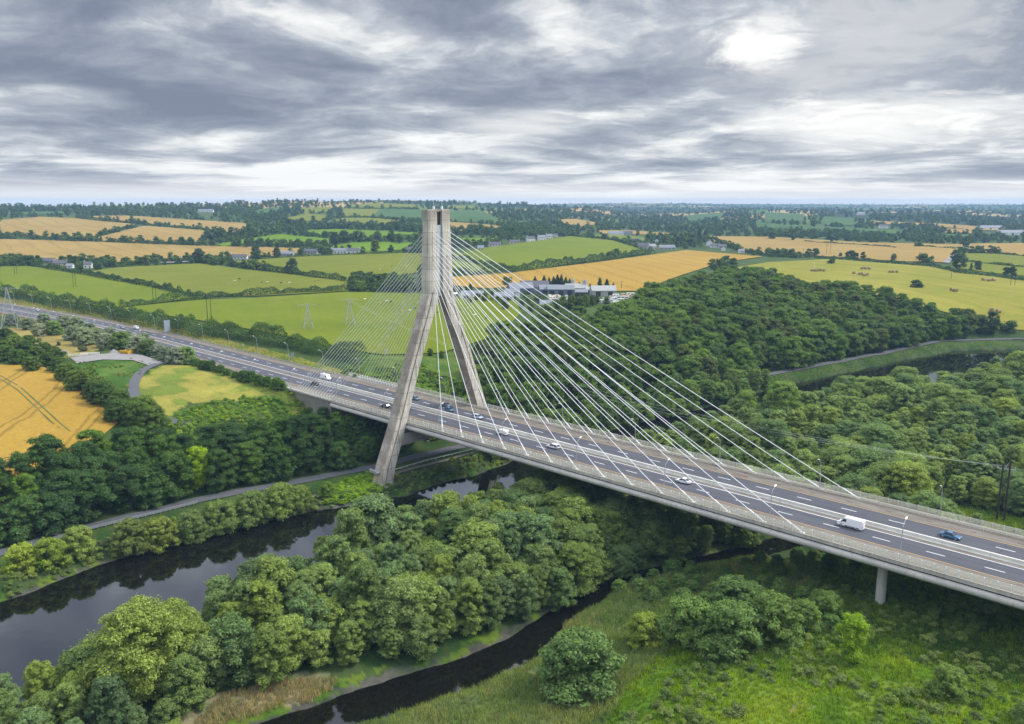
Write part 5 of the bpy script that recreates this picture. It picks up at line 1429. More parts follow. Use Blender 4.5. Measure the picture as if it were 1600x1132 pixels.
shed(858, 460, 17, 11, 4.6, .85, M_bluewall, M_tin, 'blue-clad open shed right of the dark barn')
shed(876, 461, 22, 11, 5, .75, M_bluewall, M_tin, 'long blue-grey shed in the middle of the builder yard', doors=3)
shed(900, 459, 18, 11, 5, .75, M_greywall, M_paleroof, 'pale-roofed shed between two rusty silos')
shed(908, 464, 10, 7, 4, .75, M_dark, M_tin, 'small open shed with a sloping grey roof by the silos', doors=1)
shed(942, 462, 20, 12, 4.5, .85, M_greywall, M_paleroof, 'pale hip-roofed shed at the right of the builder yard')
shed(922, 460, 8, 7, 4, .75, M_greywall, M_paleroof, 'small pale shed just right of the second silo', doors=1)
shed(862, 483, 18, 10, 3.6, .9, M_greywall, M_tin, 'pale blue-grey roofed shed nearest the wood in the yard')
shed(787, 470, 15, 10, 3.6, .9, M_greywall, M_tin, 'pale roofed shed behind the stays left of the yard', doors=2)
shed(800, 464, 12, 8, 4, .9, M_render, M_tin, 'white shed behind the stays beside the pale roofed one', doors=1)
shed(738, 465, 18, 7, 3.4, .9, M_render, M_tin, 'long low white shed close to the pylon shaft', doors=2)
shed(727, 468, 8, 6, 3.4, 1.0, M_render, M_tin, 'small white shed beside the blue-doored container', doors=1)
shed(708, 465, 7, 3, 3, .8, M_blue, M_render, 'blue and white container behind the stays at the pylon', doors=1, name='container')
for (u, v, lab) in [(895, 458, 'left of two rusty steel silos in the builder yard'), (914, 459, 'right of two rusty steel silos in the builder yard')]:
    p = G(u, v); r = empty('silo', p, 0, lab, 'silo')
    m = MB(); m.loft([[(1.7*math.cos(a), 1.7*math.sin(a), z) for a in [2*math.pi*k/12 for k in range(12)]] for z in (2, 11)]); m.build('barrel', M_greywall, r, True)
    m = MB(); m.loft([[(q*math.cos(a), q*math.sin(a), z) for a in [2*math.pi*k/12 for k in range(12)]] for q, z in ((1.72, 11), (.3, 12))]); m.build('cap', M_tin, r)
    for a in range(4): m = MB(); m.tube([(1.5*math.cos(a*1.571), 1.5*math.sin(a*1.571), -.3), (1.5*math.cos(a*1.571), 1.5*math.sin(a*1.571), 2.1)], .12, 5); m.build('leg', M_galv, r)
# caravans, site cabins and stacked goods in the yard
PAL = [(.78, .78, .76), (.66, .66, .62), (.72, .68, .58), (.5, .5, .5), (.45, .32, .2)]
def cabin(u, v, L, col, rz, label, cat='site cabin', name='site_cabin'):
    p = G(u, v); r = empty(name, p, rz, label, cat, 'pale cabins and stacked goods in the builder yard')
    b = bpy.data.objects.new('body', CABM[0]); COL.objects.link(b); b.parent = r; b.scale = (L/6, 1, 1); b['paint'] = list(col)
    w = bpy.data.objects.new('window', CABM[1]); COL.objects.link(w); w.parent = r; w.scale = (L/6, 1, 1)
m = MB(); m.extrude([(-1.2, .25), (1.2, .25), (1.25, .6), (1.2, 2.5), (1.0, 2.7), (-1.0, 2.7), (-1.2, 2.5), (-1.25, .6)], -3, 3); c0 = m.mesh('cabin_body', M_paint)
m = MB(); m.box((-1.4, 0, 1.75), (1.4, 2.56, .7)); m.box((1.3, 0, 1.75), (1.6, 2.56, .7)); c1 = m.mesh('cabin_window', M_glass)
CABM = (c0, c1)
for u, v in [(862, 468), (868, 466), (874, 468), (880, 470), (869, 472), (885, 467), (858, 466), (876, 474), (888, 473), (893, 470), (866, 476), (946, 471), (952, 473), (958, 470), (964, 468), (970, 472), (976, 468), (982, 466), (960, 476), (954, 468), (968, 476), (975, 475), (940, 474), (890, 478), (880, 478), (973, 464), (985, 463), (962, 465)]:
    cabin(u, v, random.choice([3.5, 5, 6.5]), random.choice(PAL), random.choice([.7, .9, 2.3, 1.5]), 'pale caravan, cabin or stack of goods in the crowded builder yard')

# ------------------------------------------------------------------ poles, masts, lamps, signs
def hpole(u, v, H, label, gap=2.2, two=True, white=False, arm=True):
    p = G(u, v); r = empty('power_pole', p, TH, label, 'power pole')
    for s in ((-1, 1) if two else (0,)):
        m = MB(); m.tube([(s*gap/2, 0, -.5), (s*gap/2, 0, H)], [.2, .15], 7); m.build('pole', M_white if white else M_wood, r)
    if arm:
        m = MB(); m.box((0, 0, H-.5), (gap+2.0, .16, .2)); m.build('crossarm', M_galv if not two else M_wood, r)
        for x in (-gap/2-.8, 0, gap/2+.8): m = MB(); m.tube([(x, 0, H-.4), (x, 0, H+.1)], [.09, .05], 6); m.build('insulator', M_galv, r)
    return p, H
hpole(117, 450, 13, 'twin power poles in the left green field, left of the pair by the motorway')
hpole(25, 430, 11, 'twin power poles near the left edge of the green field')
hpole(242, 472, 12.5, 'twin power poles at the right corner of the left green field')
hpole(328, 508, 19, 'tall twin power poles beside the motorway hedge', 2.4)
hpole(1294, 398, 14, 'twin power poles in the pale barley on the right', 5)
hpole(1439, 415, 15, 'twin pale power poles beside the dark copse', 5)
hpole(1582, 447, 12, 'twin power poles on the brown patch of the hay meadow', 4)
hpole(1272, 425, 10, 'single white pole in the hay meadow', two=False, white=True, arm=False)
hpole(1486, 437, 7, 'short single pole in the middle of the hay meadow', two=False)
hpole(1255, 397, 8, 'thin single pole in the barley left of the twin poles', two=False)
hpole(971, 452, 7, 'single dark pole at the corner of the golden wheat', two=False)
hp = at(1562, 822, 3.2); r = empty('power_pole', hp, TH-.5, 'big dark twin power pole in the marsh behind the bridge at the right', 'power pole')
for s in (-1, 1):
    m = MB(); m.tube([(s*1.0, 0, -.5), (s*.9, 0, 20)], [.34, .26], 8); m.build('pole', M_wood, r)
m = MB(); m.box((0, 0, 18.4), (5.0, .2, .28)); m.build('crossarm', M_galv, r)
m = MB(); m.bar((-1, 0, 18), (.6, 0, 20.4), .16); m.build('brace', M_galv, r)
for x in (-2.3, 0, 2.3):
    m = MB(); m.tube([(x, 0, 18.5), (x, 0, 19.3)], [.14, .09], 6); m.build('insulator', M_galv, r)
def mast(u, v, H, b, label):
    p = G(u, v); r = empty('lattice_mast', p, TH+.3, label, 'electricity mast')
    lv = [0, .25, .45, .62, .77, .9, 1.0]; wd = lambda t: b*(1-t)**1.1+.45*min(1, t*2)
    P = [[Vector((sx*wd(t)/2, sy*wd(t)/2, H*t)) for sx, sy in ((-1, -1), (1, -1), (1, 1), (-1, 1))] for t in lv]
    for c in range(4):
        m = MB()
        for a, q in zip(P[:-1], P[1:]): m.bar(a[c], q[c], .17)
        m.build('leg', M_galv, r)
    m = MB()
    for a, q in zip(P[:-1], P[1:]):
        for c in range(4):
            d = (c+1) % 4; m.bar(a[c], q[d], .09); m.bar(a[d], q[c], .09); m.bar(q[c], q[d], .09)
    m.build('bracing', M_galv, r)
    for t, L in ((.97, b*.95),):
        m = MB()
        for s in (-1, 1):
            m.bar((0, -.3, H*t), (s*L, 0, H*t+.1), .12); m.bar((0, .3, H*t), (s*L, 0, H*t+.1), .12); m.bar((0, 0, H*t+1.0), (s*L, 0, H*t+.15), .09)
        m.build('crossarm', M_galv, r)
        for s in (-1, 1): m = MB(); m.tube([(s*L, 0, H*t), (s*L, 0, H*t-1)], .09, 5); m.build('insulator', M_galv, r)
    return p+Vector((0, 0, H))
mast(482, 515, 15.5, 6, 'small lattice mast left of the other one in the big pasture')
mt = mast(547, 508, 16.5, 6, 'small lattice mast nearer to the stay cables in the big pasture')
mast(17, 514, 25, 9, 'tall lattice mast on the waste ground at the left edge')
for k in range(3):                       # wires from the marsh pole to the field mast
    off = Vector((sT, cT, 0))*((k-1)*2.2)
    a = Vector(hp)+Vector((0, 0, 19.2))+off; b = mt+off*.8-Vector((0, 0, 1))
    m = MB(); m.tube([a.lerp(b, t)-Vector((0, 0, (12+2*k)*4*t*(1-t))) for t in [i/24 for i in range(25)]], .02, 4)
    tag(m.build('power_line', M_white), 'thin grey wire strung between the big marsh pole and the field mast', 'wire', 'three power wires over the marsh')
# road lamps
m = MB(); m.tube([(0, 0, 0), (0, .1, 1.5), (0, .55, 7.8)], [.14, .11, .085], 8); LP = m.mesh('lamp_pole', M_galv, True)
m = MB(); m.tube([(0, .55, 7.75), (0, .75, 8.3), (0, 1.9, 9.1)], [.085, .07, .06], 8); LA = m.mesh('lamp_arm', M_galv, True)
m = MB(); m.loft([[(-.16, 1.75, 9.05), (.16, 1.75, 9.05), (.16, 1.75, 9.2), (-.16, 1.75, 9.2)], [(-.24, 2.2, 9.22), (.24, 2.2, 9.22), (.2, 2.2, 9.45), (-.2, 2.2, 9.45)], [(-.14, 2.65, 9.4), (.14, 2.65, 9.4), (.12, 2.65, 9.52), (-.12, 2.65, 9.52)]]); LH = m.mesh('lamp_head', M_white, True)
m = MB(); m.box((0, 0, .1), (.5, .5, .3)); LB = m.mesh('lamp_base', M_galv)
def lamp(x, s, y, label, group=None, z=ZD):
    r = empty('street_lamp', (x, float(road_y(x))+s*y, z), 0 if s < 0 else math.pi, label, 'street lamp', group)
    link('pole', LP, r); a = link('arm', LA, r); link('lamp_head', LH, a); link('base', LB, r)
ORD = {-44: 'near-side street lamp of the bridge among the back stays left of the pylon', -13: 'street lamp just left of the near pylon leg', 18: 'street lamp right of the near pylon leg beside the lowest stay', 49: 'near-side street lamp by the small white van', 80: 'near-side street lamp behind the white estate car', 111: 'near-side street lamp left of the white saloon car', 142: 'near-side street lamp just left of the large white van', 173: 'near-side street lamp between the large white van and the blue car'}
FAR = {-44: 'far-side street lamp behind the back stays', -13: 'far-side street lamp behind the near pylon leg', 18: 'far-side street lamp just right of the far pylon leg', 49: 'far-side street lamp above the small white van', 80: 'far-side street lamp above the middle of the stays', 111: 'far-side street lamp in the right half of the stays', 142: 'far-side street lamp under the longest stay', 173: 'far-side street lamp above the blue car at the right'}
for x in ORD: lamp(x, -1, 16.25, ORD[x]); lamp(x-1.6, 1, 16.25, FAR[x])
for k in range(1, 18):
    for s in (-1, 1): lamp(-44-31*k, s, 19 if k > 1 else 17.9, 'grey street lamp on the %s of the motorway left of the bridge' % ('near verge' if s < 0 else 'far verge'), 'street lamps along the motorway, %s' % ('near verge' if s < 0 else 'far verge'), ZD-.3)
p = at(669, 706, 4.2); r = empty('street_lamp', p, 0, 'short lamp with a white head beside the river road under the bridge', 'street lamp')
m = MB(); m.tube([(0, 0, -.3), (0, 0, 4)], .09, 6); m.build('pole', M_galv, r); m = MB(); m.loft([[(-.3, -.3, 4), (.3, -.3, 4), (.3, .3, 4), (-.3, .3, 4)], [(-.45, -.45, 4.6), (.45, -.45, 4.6), (.45, .45, 4.6), (-.45, .45, 4.6)]]); m.build('lamp_head', M_white, r)
# signs
def sign(u, v, z, w, h, leg, rz, face, label, cat='road sign', legs=2):
    p = at(u, v, z) if z is not None else G(u, v); r = empty('road_sign', p, rz, label, cat)
    m = MB(); m.box((0, 0, leg+h/2), (w, .12, h)); b = m.build('panel', face, r)
    m = MB()
    for k in range(4): m.box((0, .1, leg+h*(k+.5)/4), (w*.96, .08, .1))
    m.build('stiffener', M_galv, b)
    for s in ((-1, 1) if legs == 2 else (0,)):
        m = MB(); m.tube([(s*w*.3, .2, -.6), (s*w*.3, .2, leg+h*.9)], .1, 6); m.build('post', M_galv, r)
sign(262, 522, ZD-.3, 4.6, 7.0, 1.4, math.pi/2+.35, M_signback, 'large grey-backed road sign standing in front of the motorway hedge')
sign(457, 561, ZD-.3, 3.0, 1.6, 1.4, math.pi/2+.5, M_bluewall, 'small blue-grey road sign beside the far verge of the motorway')
sign(380, 546, ZD-.3, 1.0, 1.2, 1.6, math.pi/2+.5, M_signback, 'tiny sign on one post at the motorway hedge', legs=1)
sign(604, 562, ZD-1, 3.6, 2.2, 3, math.pi/2+.6, M_signback, 'grey sign back seen through the far back stays')
sign(795, 701, ZD, .8, .8, 2.0, math.pi/2+.5, M_blue, 'small blue plate on the near parapet below the small white van', legs=1)
# marker posts, yellow skip, concrete blocks
p = G(198, 553); r = empty('yellow_skip', p, .5, 'yellow loader bucket lying on the gravel yard', 'skip')
m = MB(); m.extrude([(-1.6, .1), (1.3, .1), (2.2, 1.0), (2.2, 2.0), (1.9, 2.0), (1.0, .6), (-1.2, .6), (-1.9, 2.0), (-2.2, 2.0), (-2.1, 1.0)], -2.4, 2.4, 'x'); m.build('shell', M_yellow, r)
for s in (-1, 1): m = MB(); m.box((s*2.42, 0, .9), (.12, 3.8, 1.6)); m.build('side_plate', M_yellow, r)
for i, (u, v, lab) in enumerate([(122, 556, 'left one of two rows of pale concrete blocks by the yard'), (141, 554, 'right one of two rows of pale concrete blocks by the yard')]):
    p = G(u, v); r = empty('block_row', p, TH+.25, lab, 'concrete blocks')
    for k in range(4): m = MB(); m.extrude([(-.4, 0), (.4, 0), (.25, .9), (-.25, .9)], -4.4+2.2*k, -4.4+2.2*k+2.1); m.build('block', M_barrier, r)
for i, (u, v) in enumerate([(100, 552), (178, 551)]):
    p = G(u, v); rr = MB()
    n = 14; rings = []
    for t, q in ((0, 1), (.35, .72), (.7, .4), (1, .06)): rings.append([(3.6*q*math.cos(a)*(1+.2*math.sin(3*a)), 2.6*q*math.sin(a), 1.9*t-.2) for a in [2*math.pi*k/n for k in range(n)]])
    rr.loft(rings); tag(rr.build('gravel_heap', M_gravel, None, True, p), 'grey heap of gravel at the %s end of the yard' % ('left' if i == 0 else 'back right'), 'gravel heap')
p = at(590, 727, 6.0)
m = MB(); n = 12; m.loft([[(.5*math.cos(a), y, .5*math.sin(a)) for a in [2*math.pi*k/n for k in range(n)]] for y in (0, .06)])
o = m.build('height_sign', M_yellow, None, False, (1.2, -31.0, 6.3)); tag(o, 'round yellow marker on the foot of the near pylon leg', 'marker')

# ------------------------------------------------------------------ vehicles
def wheels(r, L, W_, R, xs):
    for x in xs:
        for s in (-1, 1):
            n = 16; m = MB(); y0 = s*(W_/2-.2); y1 = s*(W_/2+.012)
            m.loft([[(x+R*q*math.cos(a), y, R+R*q*math.sin(a)) for a in [2*math.pi*k/n for k in range(n)]] for y, q in ((y0, .96), (y0, 1), (y1, 1), (y1, .93))])
            t = link('wheel', m.mesh('wheel', M_black), r)
            m = MB(); m.loft([[(x+R*.62*math.cos(a), y, R+R*.62*math.sin(a)) for a in [2*math.pi*k/n for k in range(n)]] for y in (y1-s*.02, y1+s*.012)])
            link('rim', m.mesh('rim', M_galv), t)
def hide_away(r):
    for ch in r.children_recursive:
        for c in list(ch.users_collection): c.objects.unlink(ch)
        STOCKV.objects.link(ch)
    return r
STOCKV = bpy.data.collections.new('stock_vehicles')
def make_car(kind):
    L, W_, H = {'saloon': (4.6, 1.82, 1.45), 'hatch': (4.2, 1.78, 1.5), 'estate': (4.7, 1.82, 1.5), 'suv': (4.6, 1.88, 1.72)}[kind]
    r = bpy.data.objects.new('car', None); h = L/2; w = W_/2
    bz = .9 if kind != 'suv' else 1.02
    st = [(-h, .45, .5, .74, .78), (-h+.12, .34, .55, .86, .9), (-h+.55, .22, .6, bz-.02, .97), (-h+1.2, .2, .6, bz, 1), (0, .2, .6, bz, 1), (h-1.55, .2, .6, bz-.02, 1), (h-1.1, .2, .6, bz-.08, .99), (h-.45, .24, .58, bz-.17, .95), (h-.1, .32, .52, bz-.29, .86), (h, .42, .5, bz-.36, .78)]
    rings = []
    for x, zb, zm, zt, k in st:
        q = w*k
        rings.append([(x, -q*.86, zb), (x, -q, zb+.14), (x, -q, zm), (x, -q*.96, zt-.06), (x, -q*.84, zt), (x, q*.84, zt), (x, q*.96, zt-.06), (x, q, zm), (x, q, zb+.14), (x, q*.86, zb)])
    m = MB(); m.loft(rings); link('body', m.mesh('car_body', M_paint, True), r)
    rb, rt = {'saloon': (-h+.75, -h+1.5), 'hatch': (-h+.12, -h+.6), 'estate': (-h+.08, -h+.42), 'suv': (-h+.1, -h+.4)}[kind]
    fb, ft = h-1.15, h-1.95
    m = MB(); z1 = H-.05
    lo = [(rb, -w*.93, bz-.04), (fb, -w*.93, bz-.08), (fb, w*.93, bz-.08), (rb, w*.93, bz-.04)]
    hi = [(rt, -w*.74, z1), (ft, -w*.74, z1), (ft, w*.74, z1), (rt, w*.74, z1)]
    m.hexa(lo, hi); link('window', m.mesh('car_window', M_glass), r)
    m = MB(); rings = []
    for x, k, dz in ((rt-.03, .70, -.02), (rt+.2, .76, .03), ((rt+ft)/2, .77, .06), (ft-.2, .76, .03), (ft+.04, .70, -.03)):
        rings.append([(x, -w*k, z1+dz-.04), (x, -w*k*.9, z1+dz+.02), (x, w*k*.9, z1+dz+.02), (x, w*k, z1+dz-.04)])
    m.loft(rings)
    for s in (-1, 1):
        for (a, b, wd) in (((rb+.02, s*w*.935, bz-.03), (rt, s*w*.745, z1), .16), ((fb, s*w*.935, bz-.07), (ft, s*w*.745, z1), .08), (((rb+fb)/2-.1, s*w*.937, bz-.05), ((rt+ft)/2-.05, s*w*.748, z1), .09)):
            m.bar(a, b, .05, wd)
    link('roof', m.mesh('car_roof', M_paint), r)
    wheels(r, L, W_, .33 if kind != 'suv' else .37, (-h+.85, h-.9))
    for s in (-1, 1):
        m = MB(); m.box((h-.16, s*w*.66, bz-.33), (.2, w*.38, .15)); link('headlight', m.mesh('headlight', M_lampclear), r)
        m = MB(); m.box((-h+.07, s*w*.70, bz-.16), (.12, w*.28, .17)); link('tail_light', m.mesh('tail_light', M_lampred), r)
        m = MB(); m.box((fb-.15, s*(w+.07), bz+.03), (.14, .16, .12)); link('mirror', m.mesh('mirror', M_paint), r)
    m = MB(); m.box((h-.03, 0, .46), (.1, w*1.2, .16)); link('grille', m.mesh('grille', M_black), r)
    return r
def make_van(L, W_, H):
    r = bpy.data.objects.new('van', None); h = L/2; w = W_/2
    k = L/6.2
    prof = [(-h, .42), (-h, H-.25), (-h+.2, H), (h-2.0*k, H), (h-1.62*k, H-.12), (h-.98*k, 1.45*H/2.5), (h-.3, 1.12*H/2.5), (h-.04, .95*H/2.5), (h, .45), (h-.15, .3), (-h+.1, .3)]
    m = MB()
    f = lambda z: 1-.10*max(0, (z-.9)/H)**1.5
    a = [(x, -w*f(z), z) for x, z in prof]; b = [(x, w*f(z), z) for x, z in prof]
    m.loft([a, b]); me = m.mesh('van_body', M_paint)
    bm = bmesh.new(); bm.from_mesh(me); bmesh.ops.bevel(bm, geom=[e for e in bm.edges if abs(e.verts[0].co.y) > w*.5 and e.verts[0].co.y*e.verts[1].co.y > 0], offset=.09, segments=2, affect='EDGES'); bm.to_mesh(me); bm.free()
    link('body', me, r)
    m = MB(); p0 = Vector((h-.98*k+.03, 0, 1.45*H/2.5+.04)); p1 = Vector((h-1.62*k+.05, 0, H-.16)); n = Vector((p0.z-p1.z, 0, p1.x-p0.x)).normalized(); n = n if n.x > 0 else -n
    q = [p0+Vector((0, -w*.86, 0)), p0+Vector((0, w*.86, 0)), p1+Vector((0, w*.78, 0)), p1+Vector((0, -w*.78, 0))]
    m.hexa([c-n*.03 for c in q], [c+n*.03 for c in q]); link('windscreen', m.mesh('windscreen', M_glass), r)
    for s in (-1, 1):
        m = MB(); pr = [(h-1.12*k, 1.46*H/2.5), (h-1.62*k, H-.38), (h-2.25*k, H-.38), (h-2.25*k, 1.40*H/2.5)]
        lo = [(x, s*(w*f(z)-.03), z) for x, z in pr]; hi = [(x, s*(w*f(z)+.014), z) for x, z in pr]; m.hexa(lo, hi); link('side_window', m.mesh('side_window', M_glass), r)
        m = MB(); m.box((-.15*k, s*(w+.005), .52), (L*.42, .05, .16)); link('sill_trim', m.mesh('sill_trim', M_black), r)
        m = MB(); m.box((h-1.2*k, s*(w+.13), 1.42*H/2.5), (.16, .2, .3)); link('mirror', m.mesh('mirror', M_black), r)
        m = MB(); m.box((h-.2, s*w*.72, .98*H/2.5), (.22, .34, .2)); link('headlight', m.mesh('headlight', M_lampclear), r)
        m = MB(); m.box((-h+.02, s*w*.86, 1.0), (.08, .16, .55)); link('tail_light', m.mesh('tail_light', M_lampred), r)
    m = MB(); m.box((h-.02, 0, .42), (.14, W_*.9, .26)); link('bumper', m.mesh('bumper', M_black), r)
    wheels(r, L, W_, .35, (-h+1.15*k, h-1.05*k))
    return r
PROTO = {k: hide_away(make_car(k)) for k in ('saloon', 'hatch', 'estate', 'suv')}
PROTO['van'] = hide_away(make_van(6.2, 2.05, 2.5)); PROTO['smallvan'] = hide_away(make_van(4.4, 1.85, 1.85))
def veh(kind, x, y, left, paint, label, cat='car', z=ZD+.01, rz=None):
    r = PROTO[kind].copy(); COL.objects.link(r); r.name = 'van' if 'van' in kind else 'car'
    r.location = (x, y, z); r.rotation_euler = (0, 0, (math.pi if left else 0) if rz is None else rz)
    tag(r, label, cat)
    for ch in PROTO[kind].children:
        c = ch.copy(); COL.objects.link(c); c.parent = r
        if ch.data.materials and ch.data.materials[0] == M_paint: c['paint'] = list(paint)
        for g in ch.children: d = g.copy(); COL.objects.link(d); d.parent = c
    return r
W3 = (.8, .8, .8)
def lanex(u, v, y):           # deck position along the bridge of a photo point on the given lane
    best = min(np.arange(-700, 300, .5), key=lambda x: abs(project(x, y, ZD+.6)[0]-u))
    return float(best)
LNI, LNO, LFI, LFO = -4.6, -8.7, 4.6, 8.7
veh('van', lanex(1330, 820, LNI), LNI, True, W3, 'large white panel van on the near carriageway at the right', 'van')
veh('saloon', lanex(1484, 830, LFI+.6), 5.4, False, (.035, .13, .24), 'blue saloon car on the far carriageway at the right')
veh('saloon', lanex(1069, 753, LNI), LNI, True, W3, 'white saloon car on the near carriageway between the two vans')
veh('estate', lanex(864, 697, LNI), LNI, True, (.72, .73, .74), 'white hatchback car on the near carriageway behind the small van')
veh('smallvan', lanex(786, 675, LNI), LNI, True, W3, 'small white van on the near carriageway in the middle of the span', 'van')
veh('estate', lanex(746, 649, LFI), LFI, False, (.42, .50, .58), 'silver-blue estate car on the far carriageway ahead of two cars side by side')
veh('suv', lanex(697, 632, LFO), LFO, False, (.16, .16, .18), 'dark grey car overtaken by the blue car on the far carriageway')
veh('hatch', lanex(703, 640, LFI), LFI, False, (.03, .12, .2), 'blue hatchback overtaking the dark grey car on the far carriageway')
veh('hatch', lanex(649, 626, LFO-1), LFO-1, False, (.13, .17, .19), 'grey-green hatchback just right of the near pylon leg')
veh('hatch', lanex(602, 634, LNO), LNO, True, (.015, .016, .02), 'black car partly hidden by the near pylon leg')
veh('van', lanex(509, 587, LFI), LFI, False, W3, 'white van seen through the back stays on the far carriageway', 'van')
veh('suv', lanex(491, 603, LNI-1), LNI-1, True, (.02, .025, .03), 'black car seen through the back stays on the near carriageway')
veh('smallvan', lanex(213, 515, 8.5), 8.5, False, W3, 'white van on the motorway far left of the bridge', 'van')
veh('saloon', lanex(231, 521, 4.6), 4.6, False, (.03, .06, .07), 'dark green car right of the white van far left')
veh('hatch', lanex(191, 514, 3.8), 3.8, False, (.35, .40, .45), 'silver car left of the white van far left')
p = at(59, 486, ZD); veh('hatch', p.x, p.y, False, (.7, .74, .8), 'pale car farthest away at the left end of the motorway')
p = at(1250, 573, 4.3); veh('suv', p.x, p.y, True, W3, 'white car on the river road below the hillside wood', rz=1.35, z=T1(p.x, p.y)+.1)

# ------------------------------------------------------------------ cattle and bales
def cow_mesh(lying=False):
    m = MB(); n = 8; rings = []
    dz = -.55 if lying else 0
    for x, z, ry, rz_ in ((-1.05, 1.15, .12, .18), (-.9, 1.12, .32, .38), (-.4, 1.02, .4, .46), (.2, 1.0, .4, .45), (.6, 1.1, .32, .42), (.95, 1.25, .2, .3), (1.25, 1.42, .15, .2), (1.4, 1.42, .17, .19), (1.65, 1.28, .11, .12), (1.78, 1.22, .07, .07)):
        rings.append([(x, ry*math.cos(a), z+dz+rz_*math.sin(a)) for a in [2*math.pi*k/n for k in range(n)]])
    m.loft(rings)
    if not lying:
        for x in (-.8, .62):
            for s in (-1, 1): m.tube([(x, s*.24, .95), (x+(.06 if x < 0 else 0), s*.24, .5), (x, s*.24, -.02)], [.15, .09, .075], 6)
    else:
        for s in (-1, 1): m.tube([(.5, s*.3, .3), (.9, s*.42, .12), (.45, s*.45, .08)], [.14, .09, .07], 6); m.tube([(-.7, s*.36, .3), (-.2, s*.5, .12), (-.6, s*.52, .07)], [.16, .1, .07], 6)
    m.tube([(-1.05, 0, 1.25+dz), (-1.15, 0, .9+dz), (-1.12, 0, .5+dz*.8)], [.05, .035, .06], 5)
    for s in (-1, 1): m.tube([(1.36, s*.12, 1.55+dz), (1.34, s*.34, 1.56+dz)], [.05, .03], 5)
    return m.mesh('cow', M_paint, True)
COWS = [cow_mesh(), cow_mesh(True)]
CP = [(352, 446, 2), (367, 441, 0), (374, 438, 1), (389, 441, 2), (409, 443, 1), (418, 442, 0), (439, 444, 1), (445, 443, 2), (452, 443, 0), (492, 441, 1), (497, 440.5, 1), (487, 449, 1), (492, 448.5, 1), (439, 455, 2), (570, 469, 0), (593, 475, 2), (604, 473, 0), (611, 474, 1), (594, 422, 0), (601, 419, 2), (612, 418, 1), (635, 418, 0), (647, 419, 1), (678, 480, 1), (678, 488, 2), (677, 484, 0), (682, 490, 1), (711, 487, 2), (716, 486, 1), (732, 504, 1), (730, 485, 2), (628, 488, 2), (640, 488, 0), (648, 484, 1), (760, 500, 1), (742, 495, 0)]
CC = [((.70, .68, .62), 'white'), ((.025, .022, .02), 'black'), ((.50, .30, .16), 'tan')]
for u, v, c in CP:
    p = G(u, v); k = random.random() < .35
    o = link('cow', COWS[1 if k else 0], None, p+Vector((0, 0, .3 if not k else .25)), random.random()*6.28); o['paint'] = list(CC[c][0])
    w = 'in the big pasture behind the pylon' if v > 466 else 'in the pasture left of the pylon behind the hedge' if u > 560 else 'in the pasture above the twin poles'
    tag(o, 'small %s cow %s %s' % (CC[c][1], 'lying' if k else 'standing', w), 'cow', '%s %s cattle %s' % (CC[c][1], 'lying' if k else 'standing', w))
m = MB(); n = 16; m.loft([[(x, q*.75*math.cos(a), .73+q*.75*math.sin(a)) for a in [2*math.pi*k/n for k in range(n)]] for x, q in ((-.65, .93), (-.58, 1), (.58, 1), (.65, .93))]); BALE = m.mesh('hay_bale', M_straw)
BL = [('at the left end of the hay meadow by the white pole', [(1269, 425.5), (1273, 425.6), (1281, 425), (1287, 425.4), (1276, 425.5)]), ('in the far left group of the hay meadow', [(1347, 422), (1352, 422), (1358, 422.4)]), ('in the near left group of the hay meadow', [(1334, 429.5), (1343, 431), (1347, 431), (1350, 433), (1354, 432)]), ('in the middle row of the hay meadow', [(1390, 427.5), (1395, 427.5), (1401, 427.8)]), ('in the right row of the hay meadow', [(1536, 440), (1537, 439), (1544, 441), (1546, 440.5), (1552, 440.5)]), ('in the stack near the lone bush of the hay meadow', [(1487, 456), (1490, 457), (1493, 457.5)]), ('beside the tall open tree at the edge of the meadow', [(1549, 488), (1559, 489), (1560, 490.5)])]
for w, L in BL:
    for u, v in L:
        p = G(u, v); o = link('hay_bale', BALE, None, p+Vector((0, 0, .55)), random.random()*6.28); o.scale = (2.1, 2.0, 2.0)
        tag(o, 'round brown bale %s' % w, 'hay bale', 'bales %s' % w)

# ------------------------------------------------------------------ sky, sun, air
SUN_EL = 48
az = math.atan2(.66, .75)          # clockwise from +Y
sd = Vector((math.sin(az)*math.cos(math.radians(SUN_EL)), math.cos(az)*math.cos(math.radians(SUN_EL)), math.sin(math.radians(SUN_EL))))
sl = bpy.data.lights.new('sun', 'SUN'); sl.energy = SUN_E; sl.angle = math.radians(16); sl.color = (1, .965, .91)
so = bpy.data.objects.new('sun', sl); COL.objects.link(so); so.rotation_euler = (-sd).to_track_quat('-Z', 'Y').to_euler()
wd = bpy.data.worlds.new('World'); SC.world = wd; wd.use_nodes = True
nt = wd.node_tree; nt.nodes.clear(); g = N(nt)
wo = g.n('ShaderNodeOutputWorld')
sky = g.n('ShaderNodeTexSky', sky_type='NISHITA'); sky.sun_disc = False
sky.sun_elevation = math.radians(SUN_EL); sky.sun_rotation = az
b1 = g.n('ShaderNodeBackground'); g.l(sky.outputs[0], b1.inputs[0]); b1.inputs[1].default_value = .08
tc = g.n('ShaderNodeTexCoord').outputs['Generated']
